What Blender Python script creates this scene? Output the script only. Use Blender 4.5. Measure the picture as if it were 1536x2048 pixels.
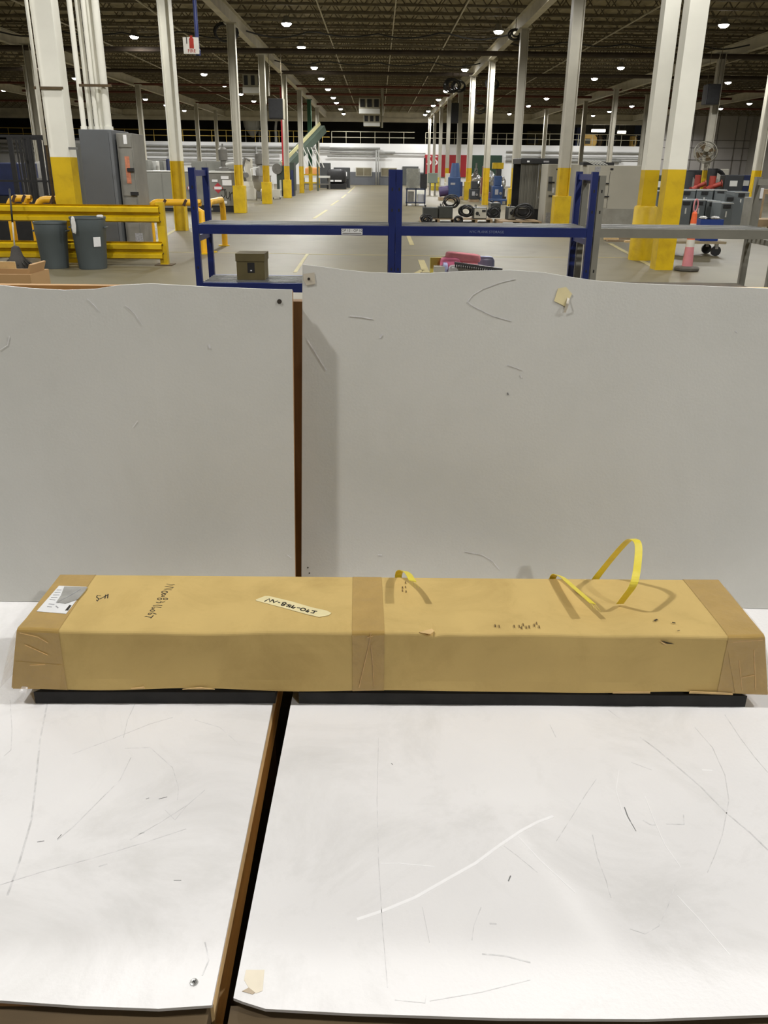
import bpy, bmesh, math, random
from mathutils import Vector, Matrix
random.seed(7)
for o in list(bpy.data.objects): bpy.data.objects.remove(o)
S = bpy.context.scene
COL = S.collection

# ------------------------------------------------------------------ camera
FPX = 1650.0
PITCH, YAW, ROLL = math.radians(22.62), math.radians(0.62), math.radians(0.62)
CAM = Vector((0, 0, 1.6))
_F = Vector((math.sin(YAW)*math.cos(PITCH), math.cos(YAW)*math.cos(PITCH), -math.sin(PITCH)))
_r = Vector((math.cos(YAW), -math.sin(YAW), 0))
_u = _r.cross(_F)
_R = math.cos(ROLL)*_r + math.sin(ROLL)*_u
_U = -math.sin(ROLL)*_r + math.cos(ROLL)*_u
cd = bpy.data.cameras.new('camera')
cam = bpy.data.objects.new('camera', cd)
COL.objects.link(cam)
cd.sensor_fit = 'VERTICAL'
cd.sensor_height = 36.0
cd.sensor_width = 27.0
cd.lens = FPX/2048*36.0
cd.clip_start = 0.05
cd.clip_end = 400
m = Matrix((_R, _U, -_F)).transposed().to_4x4()
m.translation = CAM
cam.matrix_world = m
S.camera = cam

# ------------------------------------------------------------------ world, exposure
w = bpy.data.worlds.new('world')
S.world = w
w.use_nodes = True
w.node_tree.nodes['Background'].inputs[0].default_value = (0.9, 0.95, 1.0, 1)
w.node_tree.nodes['Background'].inputs[1].default_value = 0.004
vs = S.view_settings
vs.view_transform = 'Standard'
vs.look = 'None'
vs.exposure = 0.15
vs.gamma = 1.0
vs.use_curve_mapping = False
LAMP_W = 730.0          # one high-bay lamp
LAMP_C = (1.0, 0.99, 0.965)
LAMP_Z = 6.4

# ------------------------------------------------------------------ helpers
def ray(x, y):
    return (x-768)/FPX*_R + (1024-y)/FPX*_U + _F
def at(x, y, Y):                 # the point of the vertical plane Y seen at a pixel of the photo
    v = ray(x, y); return CAM + v*(Y/v.y)
def fl(x, y, Z=0.0):             # the point of the level Z seen there
    v = ray(x, y); return CAM + v*((Z-1.6)/v.z)

ORG = {}
MATS = {}
def mat(name, col, var=0.12, scale=6.0, rough=0.6, metal=0.0, bump=0.0, bscale=None, spec=0.5, emit=None, alpha=1.0, stretch=None):
    if name in MATS: return MATS[name]
    m = bpy.data.materials.new(name); m.use_nodes = True
    nt = m.node_tree; b = nt.nodes['Principled BSDF']
    tc = nt.nodes.new('ShaderNodeTexCoord')
    src = tc.outputs['Object']
    if stretch:
        mp = nt.nodes.new('ShaderNodeMapping'); mp.inputs['Scale'].default_value = stretch
        nt.links.new(src, mp.inputs[0]); src = mp.outputs[0]
    n = nt.nodes.new('ShaderNodeTexNoise'); n.inputs['Scale'].default_value = scale; n.inputs['Detail'].default_value = 5
    nt.links.new(src, n.inputs['Vector'])
    r = nt.nodes.new('ShaderNodeValToRGB')
    lo = [max(0, c*(1-var)) for c in col]; hi = [min(1, c*(1+var)) for c in col]
    r.color_ramp.elements[0].position = 0.3; r.color_ramp.elements[1].position = 0.7
    r.color_ramp.elements[0].color = (*lo, 1); r.color_ramp.elements[1].color = (*hi, 1)
    nt.links.new(n.outputs['Fac'], r.inputs[0]); nt.links.new(r.outputs[0], b.inputs['Base Color'])
    b.inputs['Roughness'].default_value = rough; b.inputs['Metallic'].default_value = metal
    b.inputs['Specular IOR Level'].default_value = spec
    if bump:
        bn = nt.nodes.new('ShaderNodeTexNoise'); bn.inputs['Scale'].default_value = bscale or scale*4; bn.inputs['Detail'].default_value = 3
        nt.links.new(src, bn.inputs['Vector'])
        bp = nt.nodes.new('ShaderNodeBump'); bp.inputs['Strength'].default_value = bump; bp.inputs['Distance'].default_value = 0.01
        nt.links.new(bn.outputs['Fac'], bp.inputs['Height']); nt.links.new(bp.outputs[0], b.inputs['Normal'])
    if emit:
        b.inputs['Emission Color'].default_value = (*emit[0], 1); b.inputs['Emission Strength'].default_value = emit[1]
    if alpha < 1: b.inputs['Alpha'].default_value = alpha
    MATS[name] = m
    return m
def srgb(r, g, b):
    return tuple(((c/255+0.055)/1.055)**2.4 if c > 10 else c/255/12.92 for c in (r, g, b))

class MB:
    def __init__(s): s.v = []; s.f = []; s.s = []
    def add(s, vs, fs, smooth=False):
        o = len(s.v); s.v += [Vector(p) for p in vs]
        for f in fs: s.f.append([i+o for i in f]); s.s.append(smooth)
        return s
    def bx(s, x0, x1, y0, y1, z0, z1, M=None):
        p = [Vector(q) for q in ((x0,y0,z0),(x1,y0,z0),(x1,y1,z0),(x0,y1,z0),(x0,y0,z1),(x1,y0,z1),(x1,y1,z1),(x0,y1,z1))]
        if M: p = [M @ q for q in p]
        return s.add(p, [(0,3,2,1),(4,5,6,7),(0,1,5,4),(1,2,6,5),(2,3,7,6),(3,0,4,7)])
    def box(s, c, sz, rz=0.0, rx=0.0, ry=0.0):
        M = Matrix.Translation(Vector(c)) @ Matrix.Rotation(rz,4,'Z') @ Matrix.Rotation(ry,4,'Y') @ Matrix.Rotation(rx,4,'X')
        a, b, d = sz[0]/2, sz[1]/2, sz[2]/2
        return s.bx(-a,a,-b,b,-d,d,M)
    def bar(s, p0, p1, w, h):        # a rectangular bar between two points
        p0, p1 = Vector(p0), Vector(p1); d = p1-p0; L = d.length; z = d.normalized()
        up = Vector((0,0,1)) if abs(z.z) < 0.98 else Vector((0,1,0))
        x = up.cross(z).normalized(); y = z.cross(x)
        M = Matrix((x, y, z)).transposed().to_4x4(); M.translation = p0
        return s.bx(-w/2,w/2,-h/2,h/2,0,L,M)
    def cyl(s, p0, p1, r0, r1=None, n=12, cap=True, smooth=True):
        p0, p1 = Vector(p0), Vector(p1); r1 = r0 if r1 is None else r1
        z = (p1-p0).normalized(); up = Vector((0,0,1)) if abs(z.z) < 0.98 else Vector((0,1,0))
        x = up.cross(z).normalized(); y = z.cross(x)
        vs = []
        for p, r in ((p0,r0),(p1,r1)):
            for i in range(n):
                a = 2*math.pi*i/n; vs.append(p + x*math.cos(a)*r + y*math.sin(a)*r)
        s.add(vs, [(i,(i+1)%n,n+(i+1)%n,n+i) for i in range(n)], smooth)
        if cap: s.add(vs, [tuple(range(n-1,-1,-1)), tuple(range(n,2*n))])
        return s
    def tube(s, pts, r, n=8, closed=False, smooth=True):
        pts = [Vector(p) for p in pts]; N = len(pts); rings = []
        px = None
        for i, p in enumerate(pts):
            a = pts[(i-1)%N] if (closed or i > 0) else p
            b = pts[(i+1)%N] if (closed or i < N-1) else p
            t = (b-a).normalized()
            if px is None:
                up = Vector((0,0,1)) if abs(t.z) < 0.9 else Vector((1,0,0)); px = up.cross(t).normalized()
            else:
                px = (px - t*px.dot(t)).normalized()
            y = t.cross(px)
            rings.append([p + px*math.cos(2*math.pi*k/n)*r + y*math.sin(2*math.pi*k/n)*r for k in range(n)])
        vs = [q for g in rings for q in g]; fs = []
        for i in range(N if closed else N-1):
            j = (i+1) % N
            for k in range(n): fs.append((i*n+k, i*n+(k+1)%n, j*n+(k+1)%n, j*n+k))
        s.add(vs, fs, smooth)
        if not closed: s.add(vs, [tuple(range(n-1,-1,-1)), tuple(range((N-1)*n, N*n))])
        return s
    def lathe(s, prof, c=(0,0,0), n=24, smooth=True, M=None):
        vs = []; c = Vector(c)
        for r, z in prof:
            for i in range(n):
                a = 2*math.pi*i/n; q = Vector((r*math.cos(a), r*math.sin(a), z))
                vs.append((M @ q if M else q) + c)
        fs = []
        for k in range(len(prof)-1):
            for i in range(n): fs.append((k*n+i, k*n+(i+1)%n, (k+1)*n+(i+1)%n, (k+1)*n+i))
        s.add(vs, fs, smooth)
        e = len(prof)-1
        if prof[0][0] > 1e-5: s.add(vs[:n], [tuple(range(n-1,-1,-1))])
        if prof[e][0] > 1e-5: s.add(vs[e*n:], [tuple(range(n))])
        return s
    def prism(s, poly, d):           # a closed polygon (3D points) pushed by d
        poly = [Vector(p) for p in poly]; d = Vector(d); n = len(poly)
        vs = poly + [p+d for p in poly]
        return s.add(vs, [tuple(range(n-1,-1,-1)), tuple(range(n,2*n))] + [(i,(i+1)%n,n+(i+1)%n,n+i) for i in range(n)])
    def stroke(s, pts, nrm, w, t):   # a pen stroke lying on a surface
        P = []
        for p in pts:
            p = Vector(p)
            if not P or (p-P[-1]).length > 1e-6: P.append(p)
        nrm = Vector(nrm).normalized(); N = len(P); vs = []
        for i in range(N):
            d0 = (P[i]-P[i-1]).normalized() if i > 0 else (P[1]-P[0]).normalized()
            d1 = (P[i+1]-P[i]).normalized() if i < N-1 else d0
            d = d0+d1
            d = d.normalized() if d.length > 0.3 else d1
            k = min(1.4, 1/max(0.5, d.dot(d1)))
            sd = nrm.cross(d)*w/2*k; e = d0*(-w*0.3) if i == 0 else (d0*w*0.3 if i == N-1 else Vector((0,0,0)))
            vs += [P[i]+e-sd, P[i]+e+sd, P[i]+e+sd+nrm*t, P[i]+e-sd+nrm*t]
        fs = [(0,1,2,3), tuple((N-1)*4+k for k in (3,2,1,0))]
        for i in range(N-1):
            for k in range(4): fs.append((i*4+k, i*4+(k+1)%4, i*4+4+(k+1)%4, i*4+4+k))
        return s.add(vs, fs)
    def band(s, pts, side, w, t):    # a flat strap through pts, side = width direction per point
        pts = [Vector(p) for p in pts]; N = len(pts); vs = []
        for i, p in enumerate(pts):
            a = pts[max(0,i-1)]; b = pts[min(N-1,i+1)]; tg = (b-a).normalized()
            sd = Vector(side[i] if isinstance(side, list) else side); sd = (sd - tg*sd.dot(tg)).normalized()
            nn = tg.cross(sd)
            vs += [p+sd*w/2+nn*t/2, p-sd*w/2+nn*t/2, p-sd*w/2-nn*t/2, p+sd*w/2-nn*t/2]
        fs = [(0,1,2,3), tuple((N-1)*4+k for k in (3,2,1,0))]
        for i in range(N-1):
            for k in range(4): fs.append((i*4+k, i*4+(k+1)%4, i*4+4+(k+1)%4, i*4+4+k))
        return s.add(vs, fs)
    def blob(s, c, rad, amp=0.25, seed=0, sub=2):
        bm = bmesh.new(); bmesh.ops.create_icosphere(bm, subdivisions=sub, radius=1.0); rnd = random.Random(seed)
        vs = []
        for v in bm.verts:
            k = 1+rnd.uniform(-amp, amp); vs.append(Vector(c)+Vector((v.co.x*rad[0]*k, v.co.y*rad[1]*k, v.co.z*rad[2]*k)))
        bm.verts.index_update()
        fs = [tuple(v.index for v in f.verts) for f in bm.faces]; bm.free()
        return s.add(vs, fs)
    def soft(s, c, sz, p=0.45, amp=0.04, seed=0, rz=0.0, ry=0.0, sub=3):
        bm = bmesh.new(); bmesh.ops.create_icosphere(bm, subdivisions=sub, radius=1.0); rnd = random.Random(seed)
        M = Matrix.Rotation(rz,4,'Z') @ Matrix.Rotation(ry,4,'Y'); vs = []
        for v in bm.verts:
            q = Vector([math.copysign(abs(a)**p, a)*h/2*(1+rnd.uniform(-amp,amp)) for a, h in zip(v.co, sz)])
            vs.append(Vector(c)+M @ q)
        bm.verts.index_update(); fs = [tuple(v.index for v in f.verts) for f in bm.faces]; bm.free()
        return s.add(vs, fs, True)
    def build(s, name, material, parent=None, bevel=0.0, kind=None):
        if parent is not None: o = ORG[parent]
        else:
            xs = [p.x for p in s.v]; ys = [p.y for p in s.v]; zs = [p.z for p in s.v]
            o = Vector(((min(xs)+max(xs))/2, (min(ys)+max(ys))/2, min(zs)))
        me = bpy.data.meshes.new(name)
        me.from_pydata([p-o for p in s.v], [], s.f)
        me.polygons.foreach_set('use_smooth', s.s)
        bm = bmesh.new(); bm.from_mesh(me)
        bmesh.ops.remove_doubles(bm, verts=bm.verts, dist=1e-6)
        bmesh.ops.recalc_face_normals(bm, faces=bm.faces)
        if bevel: bmesh.ops.bevel(bm, geom=[e for e in bm.edges if e.calc_face_angle(0) > 0.6], offset=bevel, segments=2, profile=0.5, affect='EDGES')
        for e in bm.edges:
            if len(e.link_faces) == 2 and e.calc_face_angle(0) > 0.75: e.smooth = False
        bm.to_mesh(me); bm.free()
        me.materials.append(material)
        ob = bpy.data.objects.new(name, me); COL.objects.link(ob)
        if parent is not None: ob.parent = parent; ORG[ob] = o
        else: ob.location = o; ORG[ob] = o
        if kind: ob['kind'] = kind
        return ob

def tag(o, label=None, cat=None, group=None, kind=None):
    if label: o['label'] = label
    if cat: o['category'] = cat
    if group: o['group'] = group
    if kind: o['kind'] = kind
    return o
def thing(name, label, cat, loc=(0,0,0), group=None):
    o = bpy.data.objects.new(name, None); COL.objects.link(o); o.empty_display_size = 0.1
    o.location = loc; ORG[o] = Vector(loc)
    return tag(o, label, cat, group)
def copy_tree(o, loc, rz=0.0, label=None, group=None):
    def cp(src, par):
        c = src.copy(); COL.objects.link(c); c.parent = par
        for ch in list(src.children): cp(ch, c)
        return c
    r = cp(o, None); r.location = loc; r.rotation_euler = (0, 0, rz); ORG[r] = Vector(loc)
    return tag(r, label, None, group)
def part(name, parent, m, *boxes, bevel=0.0):
    b = MB()
    for q in boxes: b.bx(*q)
    return b.build(name, m, parent, bevel)
def text(body, size, loc, M, m, name, parent, ext=0.0005, sx=1.0):
    cu = bpy.data.curves.new(name, 'FONT'); cu.body = body; cu.size = size; cu.align_x = 'CENTER'; cu.align_y = 'CENTER'; cu.extrude = ext
    t = bpy.data.objects.new(name, cu); COL.objects.link(t)
    dg = bpy.context.evaluated_depsgraph_get()
    me = bpy.data.meshes.new_from_object(t.evaluated_get(dg)); bpy.data.objects.remove(t)
    X = Matrix.Translation(Vector(loc)-ORG[parent]) @ M @ Matrix.Diagonal((sx, 1, 1, 1))
    me.transform(X); me.materials.clear(); me.materials.append(m)
    ob = bpy.data.objects.new(name, me); COL.objects.link(ob); ob.parent = parent; ORG[ob] = ORG[parent]
    return ob
FRONT = Matrix.Rotation(math.pi/2, 4, 'X')      # lettering upright, facing the camera side

# ------------------------------------------------------------------ materials
white_top = mat('white laminate', (0.80,0.785,0.78), 0.05, 4, 0.42, bump=0.05, bscale=160)
def smudge(m, lo, scale, dist):
    nt = m.node_tree; b = nt.nodes['Principled BSDF']; src = b.inputs['Base Color'].links[0].from_socket
    tc = nt.nodes.new('ShaderNodeTexCoord'); n = nt.nodes.new('ShaderNodeTexNoise'); n.inputs['Scale'].default_value = scale; n.inputs['Detail'].default_value = 9; n.inputs['Roughness'].default_value = 0.68; n.inputs['Distortion'].default_value = dist
    nt.links.new(tc.outputs['Object'], n.inputs['Vector'])
    r = nt.nodes.new('ShaderNodeValToRGB'); r.color_ramp.elements[0].position = 0.30; r.color_ramp.elements[0].color = (*lo,1); r.color_ramp.elements[1].position = 0.52; r.color_ramp.elements[1].color = (1,1,1,1)
    nt.links.new(n.outputs['Fac'], r.inputs[0])
    mx = nt.nodes.new('ShaderNodeMix'); mx.data_type = 'RGBA'; mx.blend_type = 'MULTIPLY'; mx.inputs['Factor'].default_value = 1.0
    nt.links.new(src, mx.inputs['A']); nt.links.new(r.outputs[0], mx.inputs['B']); nt.links.new(mx.outputs['Result'], b.inputs['Base Color'])
smudge(white_top, (0.86,0.86,0.85), 4.5, 0.8)
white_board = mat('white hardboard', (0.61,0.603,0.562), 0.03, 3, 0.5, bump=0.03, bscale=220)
hard_edge = mat('hardboard edge', srgb(150,110,66), 0.2, 30, 0.8)
pine = mat('pine wood', srgb(224,190,136), 0.16, 8, 0.7, stretch=(6,1,6))
pine_v = mat('upright wood', srgb(118,88,52), 0.18, 8, 0.7, stretch=(8,8,1))
dark_wood = mat('dark brown wood', srgb(84,68,44), 0.25, 6, 0.8, stretch=(1,6,6))
cardboard = mat('corrugated cardboard', (0.588,0.423,0.161), 0.045, 14, 0.85, bump=0.05, bscale=40, spec=0.2)
card_raw = mat('torn cardboard', srgb(208,176,122), 0.1, 30, 0.9)
smudge(cardboard, (0.86,0.84,0.80), 7.0, 0.6)
tape = mat('brown packing tape', (0.44,0.29,0.095), 0.07, 22, 0.2, bump=0.3, bscale=34, spec=0.45)
ink = mat('black marker ink', (0.02,0.016,0.01), 0.2, 30, 0.6)
paper = mat('white label paper', (0.80,0.80,0.80), 0.04, 40, 0.55)
greyprint = mat('grey print', (0.33,0.33,0.34), 0.35, 60, 0.5)
pouch_m = mat('grey plastic pouch', (0.36,0.355,0.33), 0.18, 30, 0.25, bump=0.3, bscale=40)
masking = mat('masking tape', srgb(226,213,166), 0.05, 40, 0.7)
strap_y = mat('yellow strapping', srgb(232,212,60), 0.06, 60, 0.35)
film = mat('clear plastic film', (0.8,0.79,0.8), 0.06, 30, 0.12, bump=0.8, bscale=40, alpha=0.3)
scuff = mat('grey scuff', (0.67,0.66,0.66), 0.2, 80, 0.6)
scuff_d = mat('dark scuff', (0.22,0.22,0.22), 0.4, 80, 0.6)
scuff_w = mat('white gouge', (0.9,0.89,0.89), 0.02, 80, 0.6)
steel = mat('bare steel', (0.45,0.45,0.44), 0.15, 12, 0.35, 0.9)
black = mat('black paint', (0.012,0.012,0.013), 0.3, 8, 0.5)
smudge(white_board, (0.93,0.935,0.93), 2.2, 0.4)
hole_m = mat('dark hole', (0.03,0.022,0.015), 0.3, 60, 0.9)
blue = mat('blue enamel steel', srgb(15,34,98), 0.12, 5, 0.4)
blue_d = mat('navy paint', srgb(28,40,80), 0.2, 5, 0.5)
greysteel = mat('grey enamel steel', srgb(128,126,116), 0.1, 5, 0.5)
deckgrey = mat('worn shelf steel', srgb(120,120,116), 0.2, 8, 0.45, stretch=(1,8,1))
yellow = mat('yellow safety paint', srgb(204,170,4), 0.1, 3, 0.5, bump=0.08, bscale=14)
yellow_p = mat('yellow pipe paint', srgb(236,180,36), 0.1, 5, 0.4)
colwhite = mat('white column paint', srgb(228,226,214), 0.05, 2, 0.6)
colshade = mat('shaded column paint', srgb(182,178,164), 0.08, 2, 0.65)  # column white darkened to paint the shade on the far columns
concrete = mat('concrete floor', srgb(108,101,79), 0.12, 0.35, 0.5, bump=0.03, bscale=6, spec=0.25)
smudge(concrete, (0.80,0.79,0.77), 0.7, 1.2)
smudge(yellow, (0.80,0.76,0.7), 3.0, 0.4)
linep = mat('yellow floor paint', srgb(156,143,92), 0.12, 3, 0.6)

# ------------------------------------------------------------------ the hall
FW = 91.0                                    # far wall
floor = MB().bx(-42,40,-20,104,-0.2,0).build('floor', concrete); tag(floor, kind='structure')
deck_m = mat('roof deck', srgb(150,140,114), 0.12, 2, 0.8)
joist_m = mat('joist steel', srgb(104,96,76), 0.2, 3, 0.7)
girder_m = mat('girder steel', srgb(190,184,164), 0.12, 2, 0.6)
# ribbed deck, ribs running away from the camera
b = MB(); x = -42.0; prof = []
while x < 40: prof += [(x,7.30),(x+0.5,7.30),(x+0.6,7.38),(x+0.9,7.38)]; x += 1.0
prof.append((40,7.30))
vs_ = [(px,-20,pz) for px,pz in prof] + [(px,104,pz) for px,pz in prof]; n_ = len(prof)
b.add(vs_, [(i,i+1,n_+i+1,n_+i) for i in range(n_-1)])
b.bx(-42,40,-20,104,7.5,7.6)
ceiling = b.build('ceiling', deck_m); tag(ceiling, kind='structure')
# bar joists: one mesh, shared
jb = MB()
jb.bx(-40,39,-0.05,0.05,7.22,7.29); jb.bx(-40,39,-0.05,0.05,6.68,6.74)
k = -40.0
while k < 38.4:
    jb.bar((k,0,6.71),(k+0.42,0,7.25),0.03,0.035); jb.bar((k+0.42,0,7.25),(k+0.84,0,6.71),0.03,0.035); k += 0.84
j0 = None; yj = 14.0
while yj < 97:
    if j0 is None:
        for p in jb.v: p.y += yj
        j0 = jb.build('bar_joist', joist_m, ceiling); y0j = yj
    else:
        c = j0.copy(); COL.objects.link(c); c.parent = ceiling; c.location = (0, yj-y0j, 0)
    yj += 1.68
# girders over the column rows
for gx in (-25.4,-15.3,-5.2,5.1,15.3,25.4):
    MB().bx(gx-0.015,gx+0.015,-18,96,6.22,6.66).bx(gx-0.12,gx+0.12,-18,96,6.20,6.225).bx(gx-0.12,gx+0.12,-18,96,6.655,6.68).build('girder', girder_m, ceiling)
# bracing rods and sprinkler pipes under the roof
pipe_m = mat('dark roof pipe', srgb(58,48,38), 0.2, 3, 0.7)
pipe_r = mat('rusty roof pipe', srgb(96,52,38), 0.2, 3, 0.7)
for yy, zz, rr, mm in ((39.0,6.05,0.10,pipe_m),(49.5,6.25,0.09,pipe_m),(58.0,6.3,0.07,pipe_r),(66.0,6.45,0.08,pipe_r),(77.0,6.5,0.08,pipe_r)):
    MB().cyl((-40,yy,zz),(39,yy,zz),rr,n=8).build('sprinkler_pipe', mm, ceiling)
for xx, zz in ((-2.05,6.62),(0.55,6.62),(2.9,6.62),(-8.0,6.62),(9.3,6.62),(-12.2,6.62),(17.5,6.62)):
    MB().bx(xx-0.02,xx+0.02,16,96,zz,zz+0.04).build('bridging_bar', girder_m, ceiling)
for a in ((-5.0,36,6.6,5.0,44,6.6),(5.0,36,6.55,-5.0,44,6.55),(5.0,56,6.6,-5.0,66,6.6)):
    MB().bar(a[:3],a[3:],0.04,0.04).build('brace_rod', joist_m, ceiling)

wallw = mat('white painted wall', (0.74,0.74,0.73), 0.05, 0.4, 0.7)
wallg = mat('grey wainscot paint', srgb(92,94,98), 0.08, 0.6, 0.6)
wallside = mat('light grey panel wall', srgb(186,182,178), 0.05, 0.5, 0.7)
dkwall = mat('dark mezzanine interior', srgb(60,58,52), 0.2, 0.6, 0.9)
ducts = mat('grey wall pipe', srgb(150,150,146), 0.1, 3, 0.5)
winm = mat('dim window glass', srgb(112,106,88), 0.1, 2, 0.2)
frm = mat('pale window frame', srgb(180,176,160), 0.05, 3, 0.6)
ZM = at(740,287,FW).z; ZB = at(740,244,FW).z
def X(px, Y=FW): return at(px,330,Y).x
def Z(py, px=740, Y=FW): return at(px,py,Y).z
xr = X(1300)
wb = MB().bx(-42,xr,FW,FW+0.3,0,ZM).build('wall_back', wallw); tag(wb, kind='structure')
MB().bx(xr,40,FW,FW+0.3,0,7.3).build('tall_panel_wall', wallside, wb)
wmz = MB().bx(-42,xr,FW+7,FW+7.2,ZM,7.3).build('wall_mezzanine', dkwall); tag(wmz, kind='structure')
fmz = MB().bx(-42,xr,FW+0.3,FW+7,ZM-0.3,ZM).build('floor_mezzanine', dkwall); tag(fmz, kind='structure')
tm1 = MB().bx(-42,xr,FW-0.1,FW+0.4,ZB,ZB+0.35).bx(-42,xr,FW,FW+0.3,ZB+0.35,7.3).build('trim_1', girder_m); tag(tm1, kind='structure')
MB().bx(X(690),X(850),FW-0.06,FW,0,Z(344)).build('wainscot', wallg, wb)
for i,(a,c) in enumerate(((711.5,743.5),(762,794))):
    wn = MB().bx(X(a),X(c),FW-0.12,FW-0.06,Z(352.5),Z(335)).build('office_window', frm, wb)
    mid = (a+c)/2
    for (p,q) in ((a+1.2,mid-0.5),(mid+0.5,c-1.2)):
        MB().bx(X(p),X(q),FW-0.14,FW-0.12,Z(351.3),Z(336.3)).build('pane', winm, wn)
dr = MB().bx(X(805),X(837),FW-0.16,FW-0.06,0,Z(332)).build('steel_door', mat('grey door paint', srgb(74,76,74),0.1,2,0.6), wb)
# red and green doors
redm = mat('red roll door', srgb(150,26,34), 0.08, 1, 0.5); grnm = mat('dark green door', srgb(24,54,36), 0.15, 1, 0.6)
rd = MB().bx(X(849),X(934),FW-0.2,FW-0.05,Z(352),Z(308)).build('red_door', redm, wb)
text('55', 1.25, (X(864), FW-0.21, Z(321)), FRONT, paper, 'door_number', rd, 0.004)
for q in range(5): MB().bx(X(849),X(934),FW-0.215,FW-0.2,Z(312+q*8)-0.02,Z(312+q*8)+0.02).build('door_rib', redm, rd)
gd = MB().bx(X(943),X(1003),FW-0.2,FW-0.05,Z(352),Z(308)).build('green_door', grnm, wb)
for q in range(4): MB().bx(X(943),X(1003),FW-0.215,FW-0.2,Z(314+q*9)-0.02,Z(314+q*9)+0.02).build('door_rib', grnm, gd)
# wall pipes
for (a,c,py,r) in ((660,760,297,0.10),(660,790,305,0.10),(655,775,313,0.06),(-60,660,296,0.09),(-60,660,304,0.08),(-60,560,312,0.06),(210,560,322,0.06),(210,560,329,0.05),(770,850,306,0.07),(1010,1290,300,0.07),(1010,1290,309,0.06),(1010,1240,317,0.12),(1230,1300,313,0.05)):
    MB().cyl((X(a),FW-0.25,Z(py)),(X(c),FW-0.25,Z(py)),r,n=8).build('wall_pipe', ducts, wb)
for (px,y0,y1,r) in ((752.5,300,370,0.09),(757,300,370,0.06),(280,292,345,0.08),(342,300,345,0.06),(398,294,345,0.07),(515,294,345,0.07),(1085,292,330,0.08)):
    MB().cyl((X(px),FW-0.42,Z(y1)),(X(px),FW-0.42,Z(y0)),r,n=8).build('drop_pipe', ducts, wb)
# mezzanine railing
rail_m = mat('pale railing', srgb(196,190,166), 0.08, 3, 0.5); rail_y = mat('yellow railing', srgb(206,176,90), 0.1, 3, 0.5)
for (a,c,mm) in ((-60,560,rail_y),(560,660,rail_y),(664,828,rail_m),(850,1010,rail_m),(1010,1290,rail_m)):
    bb = MB(); z1 = ZM+1.07; z2 = ZM+0.55
    bb.cyl((X(a),FW+0.1,z1),(X(c),FW+0.1,z1),0.035,n=6); bb.cyl((X(a),FW+0.1,z2),(X(c),FW+0.1,z2),0.03,n=6)
    xx = X(a)
    while xx < X(c)+0.01: bb.cyl((xx,FW+0.1,ZM),(xx,FW+0.1,z1),0.03,n=6); xx += 1.45
    bb.build('mezzanine_railing', mm, fmz)
# tall panel wall joints at the right
for px in (1335,1378,1400,1426,1462,1480): MB().bx(X(px)-0.03,X(px)+0.03,FW-0.05,FW,0,7.2).build('panel_joint', mat('panel joint', srgb(120,116,110),0.1,3,0.7), wb)
for py in (281,296,320): MB().bx(xr,40,FW-0.05,FW,Z(py,1420)-0.03,Z(py,1420)+0.03).build('panel_joint', MATS['panel joint'], wb)
wl = MB().bx(-42.3,-42,-20,104,0,7.5).build('wall_left', wallside); tag(wl, kind='structure')
wr = MB().bx(37.5,37.8,-20,104,0,7.5).build('wall_right', mat('grey side wall', srgb(150,146,138),0.06,0.5,0.7)); tag(wr, kind='structure')
for q in range(10): MB().bx(37.44,37.5,40+q*6,40.12+q*6,0,7.2).build('wall_stud', girder_m, wr)
wf = MB().bx(-42,40,-20.3,-20,0,7.5).build('wall_front', wallside); tag(wf, kind='structure')

# floor markings
def fline(p0, p1, w):
    p0 = Vector(p0); p1 = Vector(p1); d = (p1-p0).normalized(); s_ = Vector((-d.y,d.x,0))*w/2
    MB().prism([p0-s_,p1-s_,p1+s_,p0+s_],(0,0,0.004)).build('floor_line', linep, floor)
fline(fl(330,504),fl(1000,514),0.05); fline(fl(1000,514),fl(1290,516),0.05)
for (a,c) in (((628,437),(654,420)),((662,411),(677,401)),((684,396),(692,389)),((696,386),(710,373))): fline(fl(*a),fl(*c),0.12)
fline(fl(700,620),fl(845,540),0.09); fline(fl(842,520),fl(852,545),0.12); fline(fl(816,470),fl(824,490),0.1)
fline(fl(1220,487),fl(1310,536),0.1); fline(fl(30,462),fl(60,455),0.1); fline(fl(300,490),fl(375,445),0.1); fline(fl(300,456),fl(385,456),0.08)
fline(fl(590,545),fl(615,508),0.06)

# ------------------------------------------------------------------ columns
def h_section(bb, x, y, w, d, t, z0, z1):     # flanges left and right, web between
    bb.bx(x-w/2,x-w/2+t,y-d/2,y+d/2,z0,z1); bb.bx(x+w/2-t,x+w/2,y-d/2,y+d/2,z0,z1); bb.bx(x-w/2+t,x+w/2-t,y-t/2,y+t/2,z0,z1)
def column(x, y, label, style='h', w=0.27, guard=None, ytop=1.66, ztop=6.2, yel=True):
    t = thing('steel_column', label, 'column', (x,y,0), 'roof columns')
    bz, yz = MB(), MB()
    z0 = ytop if yel else 0
    if style == 'box':
        bz.bx(x-w/2,x+w/2,y-w/2,y+w/2,z0,ztop); yz.bx(x-w/2,x+w/2,y-w/2,y+w/2,0,ytop)
    else:
        h_section(bz,x,y,w,w,0.025,z0,ztop); h_section(yz,x,y,w,w,0.025,0,ytop)
    bz.bx(x-w*0.8,x+w*0.8,y-w*0.8,y+w*0.8,ztop-0.03,ztop)
    bz.build('shaft', colwhite if style == 'box' or y < 24 else colshade, t)
    if yel: yz.build('yellow_base', yellow, t)
    if guard == 'round':
        MB().lathe([(0.22,0),(0.215,0.96),(0.19,0.99),(0,0.99)],(x,y,0),20).build('round_guard', yellow, t)
    elif guard == 'square':
        MB().bx(x-0.22,x+0.22,y-0.22,y+0.22,0,0.95).build('square_guard', yellow, t, 0.01)
    return t
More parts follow.
